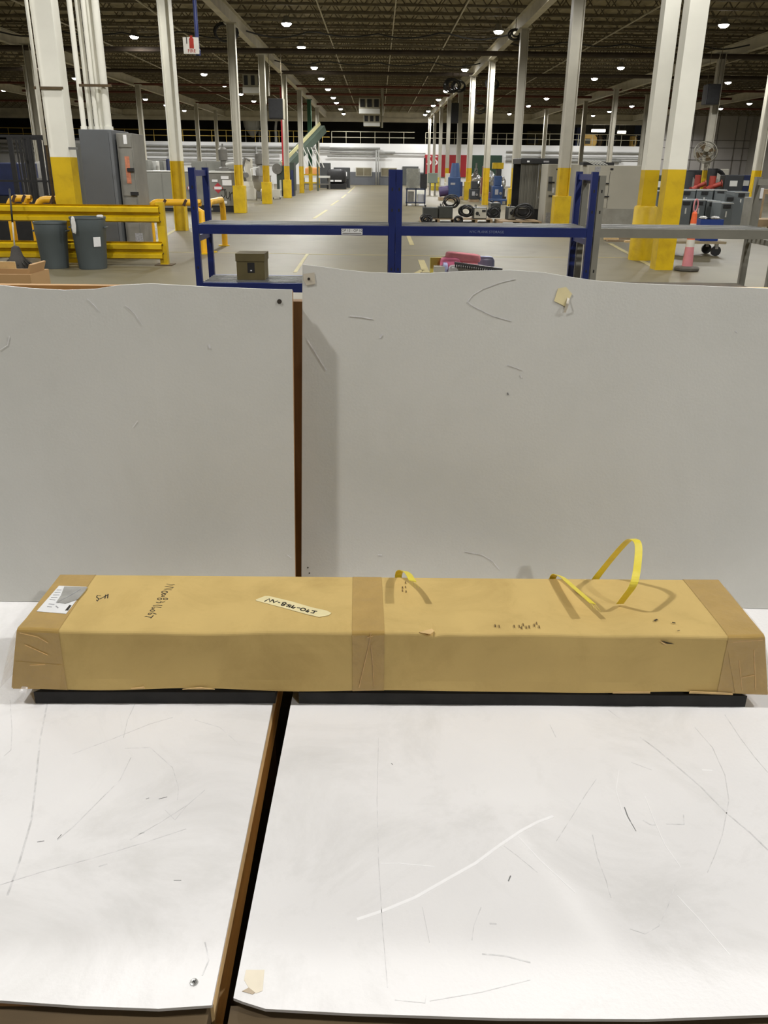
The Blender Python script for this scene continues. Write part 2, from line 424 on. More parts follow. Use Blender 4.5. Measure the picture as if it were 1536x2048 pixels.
colL = column(-5.38,15.4,'white and yellow box column in front of the tall grey electrical cabinet','box',0.34,None,1.72)
column(-5.25,23.4,'white column rising behind the left blue rack post, fire sign on it','h',0.30,None,1.72)
column(-5.15,33.0,'column with square yellow guard beside the marked grey tank','h',0.28,'square')
column(-5.2,41.5,'column with yellow guard, second beyond the marked grey tank','h',0.28,'square')
column(-5.1,50.0,'column with yellow guard, third beyond the marked grey tank','h',0.28,'square')
column(-5.1,59.5,'plain yellow footed column left of the green post','h',0.3)
column(-5.1,76.0,'slim column beside the far yellow stand','h',0.28)
gpost = column(-5.1,67.5,'green post with yellow foot beside the inclined conveyor','h',0.28,None,1.7)
gpost.children[0].data = gpost.children[0].data.copy(); gpost.children[0].data.materials[0] = mat('green column paint', srgb(40,92,64),0.1,2,0.6)
column(5.02,15.1,'big white and yellow box column beside the orange cone','box',0.31,None,1.63)
column(5.12,16.75,'column on the round yellow guard behind the grey rack','box',0.27,'round',1.62)
column(5.05,24.2,'column with square guard in front of the beige cabinets','h',0.30,'square')
column(5.15,33.4,'column with short yellow guard beside the dark tarp','h',0.28,'square')
column(5.2,42.8,'bare yellow footed column amid the machine heap','h',0.28)
column(5.05,49.6,'column with yellow guard left of the machine heap','h',0.28,'square')
column(5.15,57.6,'column behind the machine heap, right of the number on the red door','h',0.28)
column(5.1,66.0,'slim yellow footed column in front of the red door','h',0.26)
column(5.1,74.0,'bright column over the number on the red door','h',0.26,None,1.66,6.2,False)
column(5.1,82.0,'narrow column at the left edge of the red door','h',0.24,None,1.66,6.2,False)
column(5.0,88.5,'farthest column before the white wall','h',0.24,None,1.66,6.2,False)
for i,(px,d,lb) in enumerate(((86,39.0,'column standing left of the big white column, behind the black cage'),(80,47.0,'second column seen behind the black cage'),(290,57.0,'dark column over the grey machine cabinets'),(352,65.0,'column just left of the white column with the fire sign'),(400,73.0,'thin far column right of the white column with the fire sign'),(437,81.0,'thinnest far column over the marked grey tank'))):
    column(at(px,330,d).x,d,lb,'h',0.28)
for i,(px,d,lb) in enumerate(((1412,39.0,'dark column carrying the round fan'),(1516,34.0,'white column at the right edge before the grey side wall'),(1299,47.5,'column just left of the round guard column'),(1217,56.0,'column over the beige cabinets, below the bright strip lights'),(1160,66.0,'column above the dark tarp top'),(1280,60.0,'column left of the tall panel wall'),(1085,75.0,'slim far column over the tarp'))):
    column(at(px,330,d).x,d,lb,'h',0.28)

# ------------------------------------------------------------------ high-bay lamps
lens_m = mat('lamp lens', (0.9,0.9,0.9), 0.02, 5, 0.4, emit=((1.0,0.97,0.93), 45.0))
housing_m = mat('lamp housing', srgb(120,118,110), 0.1, 5, 0.5)
lamp0 = None
dim_light = None
def lamp(x, y, label, dim=False):
    global lamp0, dim_light
    if lamp0 is None:
        t = thing('high_bay_lamp', label, 'lamp', (x,y,LAMP_Z), 'high-bay lamps under the roof')
        MB().lathe([(0.10,0.24),(0.13,0.12),(0.20,0.03),(0.205,0.0),(0.19,0.0),(0.18,0.03),(0.08,0.10),(0.0,0.10)],(x,y,LAMP_Z),14).build('housing', housing_m, t)
        MB().lathe([(0.0,-0.10),(0.10,-0.085),(0.16,-0.04),(0.175,0.0),(0.165,0.02),(0.0,0.02)],(x,y,LAMP_Z),14).build('lens', lens_m, t)
        MB().cyl((x,y,LAMP_Z+0.24),(x,y,LAMP_Z+0.86),0.008,n=5).build('hanger', joist_m, t)
        ld = bpy.data.lights.new('lamp_light','SPOT'); ld.shadow_soft_size = 0.13; ld.energy = LAMP_W; ld.color = LAMP_C; ld.spot_size = math.radians(166); ld.spot_blend = 0.4
        lo = bpy.data.objects.new('lamp_light', ld); COL.objects.link(lo); lo.parent = t; lo.location = (0,0,-0.24)
        lamp0 = t
        return t
    r = copy_tree(lamp0, (x,y,LAMP_Z), 0, label)
    if dim:                                  # weaker lamps, dimmed to keep the near floor darker
        for ch in r.children:
            if ch.type == 'LIGHT':
                if dim_light is None: dim_light = ch.data.copy(); dim_light.energy = LAMP_W*0.5
                ch.data = dim_light
    return r
ORD = ['nearest','second','third','fourth','fifth','sixth','seventh','eighth','ninth','tenth','eleventh','twelfth']
rows = [(-26.3,[65.0,70.7,77.4,84.0],'outer left'),(-18.2,[49.1,55.8,72.0,78.7,86.0],'left of the white box column'),(-9.85,[38.1,43.6,52.5,59.2,66,72.7,86.0],'between the two left columns'),
        (-3.35,[34.4,40.7,48.5,54.2,61.2,68.3,73.3,81,88],'left side of the aisle'),(4.5,[35.6,41.6,48.6,61.6,69,75.4,82.6,88],'right side of the aisle'),
        (12.2,[33.5,46.9,52.4,66.8,74.6,85.2],'above the beige cabinets'),(20.3,[53.7,73.4,80.3,86.3],'right of the big yellow column'),(28.1,[69.4,75.1,86],'far right')]
for xr_, ds, nm in rows:
    for i, d in enumerate(ds): lamp(xr_, d, '%s visible high-bay lamp in the row %s' % (ORD[i], nm))
# the same rows go on over the table and behind the camera
for xr_, nm in ((-9.85,'far left'),(-3.35,'left'),(4.5,'right'),(12.2,'far right')):
    for d, wh in ((27.7,'high over the floor beyond the racks'),(21.0,'over the floor beyond the yellow barrier'),(14.3,'over the yellow columns'),(8.7,'over the blue racks'),(0.95,'over the packing table'),(-5.75,'behind the camera')):
        if (d < 0 and xr_ != 4.5) or (d < 2 and abs(xr_) > 9): continue          # the other lamps there are off
        lamp(xr_, d, '%s high-bay lamp %s' % (nm, wh), 10 < d < 25)
for xr_, nm in ((-18.2,'outermost left'),(20.3,'outermost right')):
    for d, wh in ((42.4,'in line with the far machines'),(29.0,'over the side floor'),(15.6,'beside the yellow columns')):
        lamp(xr_, d, '%s high-bay lamp %s' % (nm, wh))

# ------------------------------------------------------------------ packing tables
TZ = 0.80
UP = Vector((0,0,1))
def table(label, x0b, x0f, x1b, x1f, yb, yf, front, legs):
    t = thing('packing_table', label, 'table', ((x0b+x1b)/2,(yb+yf)/2,0))
    poly = [(x0b,yb),(x0f,yf)] + front + [(x1f,yf),(x1b,yb)]
    MB().prism([(p[0],p[1],TZ-0.004) for p in poly],(0,0,0.004)).build('white_top', white_top, t)
    e = 0.0015
    poly2 = [(x0b+e,yb),(x0f+e,yf+0.006),(x1f-e,yf+0.006),(x1b-e,yb)]
    MB().prism([(p[0],p[1],TZ-0.010) for p in poly2],(0,0,0.006)).build('core_panel', hard_edge, t)
    return t
# left table
tl = table('white topped packing table left of the gap, screw in its corner', -1.15,-1.15,-0.163,-0.166,1.52,0.592,[(-0.9,0.592),(-0.6,0.594),(-0.385,0.597),(-0.30,0.591),(-0.22,0.588)],0)
part('side_rail', tl, pine, (-0.256,-0.1665,0.60,1.52,TZ-0.082,TZ-0.010))
part('side_rail', tl, pine, (-1.15,-1.11,0.60,1.52,TZ-0.11,TZ-0.020))
part('front_rail', tl, dark_wood, (-1.15,-0.170,0.575,0.60,TZ-0.13,TZ-0.012))  # brown wood coloured darker for the shade on the front face
part('back_rail', tl, pine, (-1.11,-0.206,1.48,1.52,TZ-0.11,TZ-0.020))
for lx in (-1.11,-0.245):
    for ly in (0.60,1.40): part('leg', tl, pine_v, (lx,lx+0.04,ly,ly+0.08,0,TZ-0.082))
part('lower_shelf', tl, dark_wood, (-1.11,-0.152,0.60,1.52,0.30,0.32)); part('back_panel', tl, dark_wood, (-1.11,-0.152,1.505,1.52,0.32,TZ-0.082))  # dark shelf and back added so that the gap between the tables looks black
b = MB(); p = fl(388,1965,TZ)
b.lathe([(0.0045,0),(0.0042,0.0012),(0.003,0.0017),(0,0.0017)],p,16); sc = b.build('screw', steel, tl)
MB().box(p+Vector((0,0,0.0018)),(0.004,0.0008,0.0004),0.5).box(p+Vector((0,0,0.0018)),(0.0008,0.004,0.0004),0.5).build('screw_slot', black, sc)
# right table
tr = table('white topped packing table right of the gap with the long gouge', -0.127,-0.145,1.25,1.25,1.52,0.600,[(-0.135,0.596),(-0.11,0.588),(-0.02,0.583),(0.13,0.578),(0.28,0.577),(0.41,0.582),(0.8,0.585)],0)
part('side_rail', tr, pine, (-0.118,-0.03,0.62,1.52,TZ-0.082,TZ-0.010))
part('side_rail', tr, pine, (1.20,1.24,0.60,1.52,TZ-0.11,TZ-0.020))
part('front_rail', tr, dark_wood, (-0.1485,1.25,0.566,0.60,TZ-0.13,TZ-0.012))  # shade on this front face is in the dark colour too
part('back_rail', tr, pine, (-0.08,1.20,1.48,1.52,TZ-0.11,TZ-0.020))
for lx in (-0.075,1.16):
    for ly in (0.60,1.40): part('leg', tr, pine_v, (lx,lx+0.04,ly,ly+0.08,0,TZ-0.082))
part('lower_shelf', tr, dark_wood, (-0.149,1.2,0.60,1.52,0.30,0.32)); part('back_panel', tr, dark_wood, (-0.148,1.2,1.505,1.52,0.32,TZ-0.082))  # same added dark boards, closing the gap from the right side
MB().prism([fl(x,y,TZ) for x,y in ((492,1940),(529,1940),(525,1982),(512,1987),(497,1975),(488,1960))],(0,0,0.0004)).build('tape_scrap', mat('old paper tape', srgb(222,212,192),0.06,30,0.7), tr)
MB().prism([fl(x,y,TZ) for x,y in ((484,1983),(497,1976),(510,1986),(505,1989))],(0,0,0.0006)).build('torn_tape_edge', mat('old tape glue', srgb(176,160,138),0.1,40,0.6), tr)
# scuffs, gouges and pen marks on the tops: (table, material, width mm, pixels)
marks = [
 (tr,scuff_w,4.0,[(716,1838),(765,1822),(830,1795),(900,1755),(950,1727),(1000,1690),(1045,1660),(1075,1644),(1105,1633)]),
 (tr,scuff_w,1.2,[(762,1727),(800,1727),(868,1733)]),(tr,scuff_w,0.9,[(1290,1592),(1310,1645),(1330,1690),(1362,1735)]),(tr,scuff_w,1.0,[(1355,1792),(1400,1840),(1460,1910)]),
 (tr,scuff_w,1.0,[(1036,1673),(1080,1720),(1150,1785)]),(tr,scuff_w,0.8,[(1238,1540),(1232,1580),(1245,1625),(1268,1660)]),(tr,scuff_w,2.2,[(1405,1540),(1424,1541)]),
 (tr,scuff,0.8,[(1193,1558),(1172,1588),(1145,1632),(1113,1682)]),(tr,scuff_d,1.4,[(1249,1615),(1255,1632),(1261,1643)]),(tr,scuff_d,1.0,[(1262,1645),(1272,1662)]),
 (tr,scuff,1.8,[(1287,1641),(1300,1649),(1310,1650)]),(tr,scuff,1.4,[(1333,1648),(1368,1649),(1367,1630)]),
 (tr,scuff,2.0,[(1280,1474),(1315,1500),(1345,1525),(1400,1572),(1455,1628),(1500,1665),(1536,1700)]),
 (tr,scuff,0.9,[(1390,1455),(1425,1495),(1450,1550),(1458,1600),(1445,1670),(1430,1710),(1415,1745)]),
 (tr,scuff,0.9,[(1185,1670),(1195,1715),(1212,1760),(1222,1795)]),(tr,scuff,0.8,[(1350,1770),(1335,1815),(1318,1852),(1290,1868),(1260,1858)]),
 (tr,scuff,0.7,[(757,1476),(754,1600),(757,1720),(765,1850),(775,1975)]),(tr,scuff,0.7,[(845,1815),(852,1850),(859,1885)]),
 (tr,scuff,1.0,[(962,1815),(948,1850),(944,1880)]),(tr,scuff,0.8,[(1008,1692),(1035,1712),(1075,1745)]),
 (tr,scuff,1.0,[(1217,1420),(1240,1437)]),(tr,scuff,0.8,[(1263,1525),(1303,1540)]),(tr,scuff_d,1.2,[(783,1527),(785,1529)]),(tr,scuff_d,1.4,[(1017,1762),(1021,1752)]),
 (tr,scuff,1.0,[(1450,1430),(1480,1475),(1510,1515),(1536,1545)]),(tr,scuff,0.7,[(1100,1450),(1112,1475)]),(tr,scuff,2.0,[(980,1847),(992,1848)]),
 (tr,scuff,1.6,[(965,1908),(1010,1912),(1060,1925)]),(tr,scuff,0.8,[(790,2000),(850,2006),(852,1992)]),(tr,scuff,0.8,[(860,2002),(960,1985),(1060,1960)]),
 (tl,scuff,2.4,[(95,1405),(80,1480),(72,1560),(63,1640),(40,1720),(15,1790)]),(tl,scuff,1.0,[(270,1408),(255,1440),(247,1475)]),
 (tl,scuff,1.2,[(262,1515),(240,1560),(190,1610),(145,1655),(115,1680)]),(tl,scuff,0.8,[(145,1508),(220,1480),(300,1448),(345,1435)]),
 (tl,scuff,0.9,[(0,1770),(80,1745),(180,1718),(290,1685),(372,1658)]),(tl,scuff,0.8,[(250,1497),(300,1495),(345,1535),(357,1575),(355,1600)]),
 (tl,scuff,0.8,[(260,1680),(320,1645),(375,1610),(410,1580)]),(tl,scuff_d,1.0,[(318,1598),(334,1594)]),(tl,scuff_d,0.8,[(292,1598),(298,1596)]),
 (tl,scuff_d,1.0,[(75,1684),(88,1682)]),(tl,scuff_d,0.8,[(115,1678),(123,1669)]),(tl,scuff,2.0,[(278,1668),(288,1665)]),(tl,scuff,1.4,[(198,1733),(214,1728)]),
 (tl,scuff_d,0.8,[(348,1761),(362,1761)]),(tl,scuff,0.8,[(20,1400),(24,1460),(22,1500),(8,1512)]),(tl,scuff,0.7,[(390,1440),(440,1455),(480,1490)]),
 (tl,scuff,1.5,[(410,1885),(418,1920),(405,1950)]),(tl,scuff,0.7,[(330,1620),(350,1640),(373,1612)]),
]
for (t_,m_,w_,pts_) in marks: MB().stroke([fl(x,y,TZ) for x,y in pts_],UP,w_/1000,0.00025).build('scuff_mark', m_, t_)

# ------------------------------------------------------------------ backboards
def wavy(px_top, Y): return [at(x,y,Y) for x,y in px_top]
def backboard(label, toppx, xb0, xb1, yb0, yt0, yb1, yt1, thick):
    """toppx: pixel outline of the top edge, left to right; y*0/y*1: wall distance at the left/right end, bottom/top"""
    n = len(toppx); cols = []
    for i, (x, y) in enumerate(toppx):
        k = (x-toppx[0][0])/(toppx[-1][0]-toppx[0][0])
        yt = yt0+(yt1-yt0)*k; yb = yb0+(yb1-yb0)*k
        P = at(x,y,yt); B = Vector((xb0+(xb1-xb0)*k, yb, TZ+0.001))
        cols.append((B,P))
    return cols
def board_mesh(cols, y0, y1, zcut=0.0, nz=10, bow=None):
    b = MB(); n = len(cols); vs_ = []
    for (B,P) in cols:
        for j in range(nz+1):
            q = B.lerp(P + Vector((0,0,-zcut)), j/nz)
            if bow: q = q + Vector((0, bow(q.x, j/nz), 0))
            vs_ += [q+Vector((0,y0,0)), q+Vector((0,y1,0))]
    def idx(i,j,s): return (i*(nz+1)+j)*2+s
    fs = []
    for i in range(n-1):
        for j in range(nz):
            fs.append((idx(i,j,0),idx(i+1,j,0),idx(i+1,j+1,0),idx(i,j+1,0)))
            fs.append((idx(i,j,1),idx(i,j+1,1),idx(i+1,j+1,1),idx(i+1,j,1)))
        fs.append((idx(i,0,0),idx(i,0,1),idx(i+1,0,1),idx(i+1,0,0)))
        fs.append((idx(i,nz,0),idx(i+1,nz,0),idx(i+1,nz,1),idx(i,nz,1)))
    for j in range(nz):
        fs.append((idx(0,j,0),idx(0,j+1,0),idx(0,j+1,1),idx(0,j,1)))
        fs.append((idx(n-1,j,0),idx(n-1,j,1),idx(n-1,j+1,1),idx(n-1,j+1,0)))
    return b.add(vs_, fs)
topL = [(-420,572),(-200,574),(-60,566),(0,570),(60,576),(130,580),(190,578),(240,570),(300,567),(350,570),(420,574),(500,577),(545,579),(584,580)]
cl = backboard('',topL,-1.05,-0.1585,1.446,1.553,1.442,1.549,0.05)
bl = thing('backboard','white backboard left of the gap, dark screw hole in its upper corner','board',(-0.6,1.46,TZ))
bowL = lambda x, k: 0.004*math.sin(3*x+1)*k
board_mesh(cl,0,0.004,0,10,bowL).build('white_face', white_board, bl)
board_mesh(cl,0.0041,0.018,0.004,8,bowL).build('core_panel', hard_edge, bl)
# frame behind
eb, et = cl[-1]
MB().bar(eb+Vector((-0.022,0.037,0.008)), et+Vector((-0.022,0.037,-0.012)),0.036,0.036).build('frame_stile', pine_v, bl)
MB().bar(Vector((-1.0,1.49,TZ+0.02)),Vector((-0.2,1.487,TZ+0.02)),0.036,0.036).build('frame_rail', pine, bl)
MB().bar(Vector((-1.0,1.590,1.36)),Vector((-0.2,1.585,1.36)),0.036,0.036).build('frame_rail', pine, bl)
def on_plane(px, cols):     # point of a board face
    bow = bowL if cols is cl else bowR; v = ray(*px); Y = 1.5
    (B0,P0),(B1,P1) = cols[0], cols[-1]; nrm = (B1-B0).cross(P0-B0).normalized()
    for _ in range(12):
        p = CAM+v*(Y/v.y); i = 0
        h = min(1,max(0,(p.z-TZ)/0.62))
        while i < len(cols)-2 and cols[i+1][0].lerp(cols[i+1][1],h).x < p.x: i += 1
        a = cols[i][0].lerp(cols[i][1],h); c = cols[i+1][0].lerp(cols[i+1][1],h); k = min(1,max(0,(p.x-a.x)/(c.x-a.x)))
        zt = cols[i][1].z+(cols[i+1][1].z-cols[i][1].z)*k; h = min(1,max(0,(p.z-TZ)/(zt-TZ)))
        Y = a.lerp(c,k).y*0; yb = cols[i][0].y+(cols[i+1][0].y-cols[i][0].y)*k; yt = cols[i][1].y+(cols[i+1][1].y-cols[i][1].y)*k
        Y = yb+(yt-yb)*h+bow(p.x,h)
    return CAM+v*(Y/v.y), (nrm if nrm.y < 0 else -nrm)
def disc(px, cols, r, m, name, par, off=0.0):
    p, n = on_plane(px, cols); MB().cyl(p+n*(off-0.003),p+n*(off+0.0010),r,n=14,smooth=False).build(name,m,par)
def decal(pxs, cols, m, name, par, t=0.0006, off=0.0):
    q = [on_plane(p,cols) for p in pxs]; n = q[0][1]
    return MB().prism([p+n*(off+0.0002) for p,_ in q], n*t).build(name,m,par)
def pen(pxs, cols, m, name, par, w, off=0.0):
    q = [on_plane(p,cols) for p in pxs]; n = q[0][1]
    MB().stroke([p+n*off for p,_ in q], n, w, 0.0004).build(name,m,par)
OFL = 0.0006
disc((559,603),cl,0.0042,hole_m,'screw_hole',bl,OFL)
for pts_, w_ in (([(175,598),(190,612),(198,622)],0.001),([(250,610),(270,628),(285,650)],0.0008),([(0,700),(15,690),(19,672)],0.001),([(575,1110),(582,1116)],0.0012),([(418,690),(420,696)],0.003),([(265,855),(275,842)],0.0008)):
    pen(pts_,cl,scuff,'scuff_mark',bl,w_,OFL)
topR = [(605,529),(640,533),(690,540),(740,545),(800,547),(860,547),(930,543),(1020,541),(1090,546),(1150,556),(1200,563),(1280,568),(1400,572),(1536,577),(1700,585),(1900,592)]
cr = backboard('',topR,-0.150,0.98,1.485,1.598,1.420,1.535,0.05)
br = thing('backboard','larger white backboard right of the gap with taped corner hole','board',(0.45,1.46,TZ))
bowR = lambda x, k: 0.006*math.sin(4.2*x+0.3)*k*k
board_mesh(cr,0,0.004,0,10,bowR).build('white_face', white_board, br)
board_mesh(cr,0.0041,0.016,0.004,8,bowR).build('core_panel', hard_edge, br)
MB().bar(Vector((0.0,1.525,TZ+0.02)),Vector((0.95,1.465,TZ+0.02)),0.036,0.036).build('frame_rail', pine, br)
MB().bar(Vector((0.0,1.632,1.38)),Vector((0.95,1.578,1.38)),0.036,0.036).build('frame_rail', pine, br)
OFR = 0.0006
tpm = mat('aged clear tape', srgb(196,188,172), 0.08, 30, 0.3)
tp = decal([(607,548),(629,545),(631,568),(613,571),(607,560)],cr,tpm,'tape_patch',br,0.0005,OFR)
disc((618,558),cr,0.0025,hole_m,'screw_hole',br,OFR+0.001)
tp2 = decal([(1116,577),(1132,574),(1144,588),(1136,602),(1132,614),(1108,602)],cr,masking,'tape_patch',br,0.0006,OFR)
q0,n0 = on_plane((1137,596),cr); q1,_ = on_plane((1129,625),cr)
MB().band([q0+n0*0.001,q0.lerp(q1,0.4)+n0*0.006,q1+n0*0.002],Vector((1,0.3,0)),0.005,0.0004).build('tape_curl', tpm, br)
for px_ in ((616,1135),(619,1146)): disc(px_,cr,0.0014,hole_m,'screw_hole',br,0.0006)
for pts_, w_, m_ in (([(1022,642),(985,632),(945,612),(935,603),(945,590),(965,578),(1000,565),(1030,558)],0.0012,scuff),([(615,680),(632,708),(652,740)],0.0022,scuff),([(700,632),(722,634),(745,638)],0.0018,scuff),
    ([(760,675),(764,669)],0.003,scuff),([(1015,730),(1030,735),(1043,740)],0.0009,scuff),([(1015,786),(1016,789)],0.0025,scuff_d),([(930,1103),(965,1110),(985,1122),(998,1138)],0.0013,scuff),([(757,1110),(763,1110)],0.0025,scuff),([(1040,750),(1043,755)],0.002,scuff),([(1470,662),(1474,665)],0.0015,scuff)):
    pen(pts_,cr,m_,'scuff_mark',br,w_,OFR*0.8)
# wooden supports behind the boards
zt_ = at(597,603,1.66).z
tag(MB().bx(-0.215,-0.085,1.66,1.69,0,zt_).build('support_plank', pine_v),'brown wooden plank standing behind the gap between the backboards','plank')
tag(MB().bx(-1.0,-0.46,1.64,1.66,0,at(150,571,1.64).z).build('plywood_sheet', mat('plywood', srgb(170,130,78),0.15,6,0.75)),'plywood sheet standing behind the left backboard','board')

# ------------------------------------------------------------------ long carton
BX0, BX1, BY0, BY1, BZ0, BZ1 = -0.552, 0.606, 1.108, 1.300, 0.826, 0.935
FLARE = 0.026
def csec(off=0.0, r=0.005):
    pts = []
    for (cy,cz,a0) in ((BY0+r,BZ1-r,math.pi/2),(BY0+r,BZ0+r,math.pi),(BY1-r,BZ0+r,1.5*math.pi),(BY1-r,BZ1-r,0)):
        for k in range(4):
            a = a0+k/3*math.pi/2; pts.append((cy+math.cos(a)*(r+off), cz+math.sin(a)*(r+off)))
    out = []      # split the long sides so that dents can be put in
    for i,p in enumerate(pts):
        out.append(p); q = pts[(i+1)%len(pts)]
        L = math.hypot(q[0]-p[0],q[1]-p[1])
        if L > 0.03:
            for k in range(1,6): out.append((p[0]+(q[0]-p[0])*k/6, p[1]+(q[1]-p[1])*k/6))
    return out
def wob(x, y, z):
    k = max(0,1-abs(y-BY0)/0.03)*max(0,1-abs(z-BZ1)/0.03)
    d = 0.0016*math.sin(9*x+1)+0.001*math.sin(31*x) ; b_ = max(0,1-abs(y-BY0)/0.02)*max(0,1-abs(z-BZ0)/0.02)
    dent = -0.006*math.exp(-((x-0.088)/0.012)**2)
    return Vector((0, -0.002*math.sin(14*x)*k+0.0018*math.sin(23*x+2)*b_, (d+dent)*k+0.0020*math.sin(17*x)*b_-0.0012*math.sin(3*x)))
def sleeve(xa, xb, off, n, ends, slant=None):
    cs = csec(off); m_ = len(cs); b = MB(); vs_ = []
    for i in range(n+1):
        s = i/n
        for (cy,cz) in cs:
            xt = xa(cy,cz)+(xb(cy,cz)-xa(cy,cz))*s
            vs_.append(Vector((xt,cy,cz))+wob(xt,cy,cz))
    fs = [(i*m_+k, i*m_+(k+1)%m_, (i+1)*m_+(k+1)%m_, (i+1)*m_+k) for i in range(n) for k in range(m_)]
    if ends: fs += [tuple(range(m_)), tuple(range(n*m_,(n+1)*m_))[::-1]]
    return b.add(vs_, fs)
def endL(cy,cz): return BX0-FLARE*(BZ1-cz)/(BZ1-BZ0)
def endR(cy,cz): return BX1+FLARE*(BZ1-cz)/(BZ1-BZ0)
carton = thing('long_carton','long taped brown cardboard carton lying across both packing tables','carton',(0.02,1.2,TZ))
body = sleeve(endL,endR,0.0,110,True).build('carton_body', cardboard, carton)
def edge(pt, pb):            # tape edge running from the back of the top (pt) to the front edge (pb), then down
    a = fl(*pt,BZ1).x; c = fl(*pb,BZ1).x
    return lambda cy,cz: a+(c-a)*(BY1-cy)/(BY1-BY0)
cL = edge((193,1149),(117,1262)); c1 = edge((706,1150),(704,1268)); c2 = edge((763,1151),(769,1268)); cR = edge((1366,1158),(1460,1274))
sleeve(lambda y,z: endL(y,z)-0.0006, cL, 0.0007, 12, False).build('end_tape', tape, carton)
sleeve(c1, c2, 0.0007, 6, False).build('centre_tape', tape, carton)
sleeve(cR, lambda y,z: endR(y,z)+0.0006, 0.0007, 12, False).build('end_tape', tape, carton)
fy = BY0-0.0009
def fr(x, y, off=0.0): return at(x,y,fy-off)
MB().prism([fr(31,1322),fr(126,1330),fr(120,1378),fr(26,1377)],(0,-0.0006,0)).build('tape_overlap', tape, carton)
MB().prism([fr(1452,1280),fr(1512,1286),fr(1518,1386),fr(1470,1386)],(0,-0.0006,0)).build('tape_overlap', tape, carton)
crease = mat('tape crease glint', srgb(204,166,108), 0.2, 60, 0.1)  # creases coloured lighter than the tape to paint their glints
for pts_ in ([(742,1264),(738,1290),(718,1375)],[(742,1290),(746,1330),(748,1372)],[(735,1275),(745,1272)],[(40,1266),(75,1274),(96,1286)],[(60,1330),(90,1329)],[(50,1290),(95,1310)],[(1508,1300),(1511,1380)],[(1478,1320),(1484,1380)],[(1484,1355),(1510,1350)],[(1466,1284),(1525,1280)]):
    b = MB(); b.stroke([fr(x,y,0.0008) for x,y in pts_],(0,-1,0),0.0010,0.0007); b.build('tape_crease_glint', crease, carton)
# shipping label and document pouch
T1 = BZ1+0.0022
lab = MB().prism([fl(x,y,T1) for x,y in ((118,1172),(173,1174),(160,1192),(132,1228),(73,1223))],(0,0,0.0006)).build('shipping_label', paper, carton)
MB().prism([fl(x,y,T1+0.0006) for x,y in ((129,1174),(175,1175),(170,1183),(156,1199),(131,1208),(113,1205),(122,1192))],(0,0,0.0012)).build('document_pouch', pouch_m, lab)
MB().stroke([fl(x,y,T1+0.0018) for x,y in ((113,1205),(140,1191),(160,1179))],UP,0.0016,0.0004).build('pouch_fold', greyprint, lab)
MB().prism([fl(x,y,T1+0.0006) for x,y in ((139,1210),(143,1211),(136,1221),(130,1221))],(0,0,0.0003)).build('barcode', ink, lab)
b = MB()
for (x0,y0,x1,y1) in ((114,1180,122,1180),(110,1185,120,1185),(107,1190,118,1190),(103,1195,114,1195),(100,1199,110,1200),(98,1208,108,1209),(95,1213,103,1214),(112,1212,116,1216)):
    b.stroke([fl(x0,y0,T1+0.0006),fl(x1,y1,T1+0.0006)],UP,0.002,0.0002)
b.build('label_print', greyprint, lab)
# handwriting
def ell(cx, cy, rx, ry, n=14, a0=0.0, a1=2*math.pi): return [(cx+rx*math.cos(a0+(a1-a0)*k/n), cy+ry*math.sin(a0+(a1-a0)*k/n)) for k in range(n+1)]
def write(strokes, ox, oy, sc, Zp, w, name, par):
    b = MB()
    for st in strokes: b.stroke([fl(ox+x/sc,oy+y/sc,Zp) for x,y in st],UP,w,0.0003)
    return b.build(name, ink, par)
T0 = BZ1+0.0010
write([[(1085,140),(1350,165),(1030,230),(1310,250)],[(1290,275),(1000,315),(1240,335)],ell(1010,415,100,38),ell(975,497,62,24),ell(955,558,45,18,10,0,4.6),ell(840,650,68,34),ell(1040,650,74,30),
  [(1020,745),(940,760),(870,738),(882,770),(800,782),(730,760)],[(620,882),(760,860),(920,880)],[(890,945),(760,925),(640,920),(578,958),(610,986),(664,955)],ell(595,1045,74,28),
  [(722,1168),(600,1124),(480,1138),(448,1172),(505,1190),(562,1150)],[(622,1215),(540,1305)],[(545,1280),(400,1250),(335,1258),(388,1236)]],270,1160,17.07,T0,0.0015,'handwriting',carton)
write([[(830,264),(826,294)],[(812,268),(806,296)],[(768,300),(832,266)],[(772,276),(748,272),(742,286),(760,300),(748,318),(742,308)]],0,1120,3.84,T0,0.0018,'handwriting',carton)
ms = MB().prism([fl(500+x/8.533,1170+y/8.533,T0) for x,y in ((255,190),(320,190),(700,280),(1060,385),(1310,440),(1390,480),(1340,520),(1180,550),(1000,510),(560,390),(240,305),(100,268),(100,250))],(0,0,0.0004)).build('masking_tape_strip', masking, carton)
write([[(250,280),(330,235),(340,290),(388,250)],[(398,255),(404,300),(470,274)],[(484,296),(506,302)],ell(585,314,30,16),ell(562,340,24,13),[(628,338),(682,334),(650,349),(682,360),(625,366)],[(702,345),(668,382)],[(748,350),(704,384),(738,398),(772,384),(722,377)],[(808,390),(850,394)],ell(905,417,42,22),[(998,424),(955,450),(985,465),(1006,446),(962,446)],[(1062,437),(1140,450)],[(1106,445),(1084,480),(1038,474)]],500,1170,8.533,T0+0.0004,0.0022,'handwriting',ms)
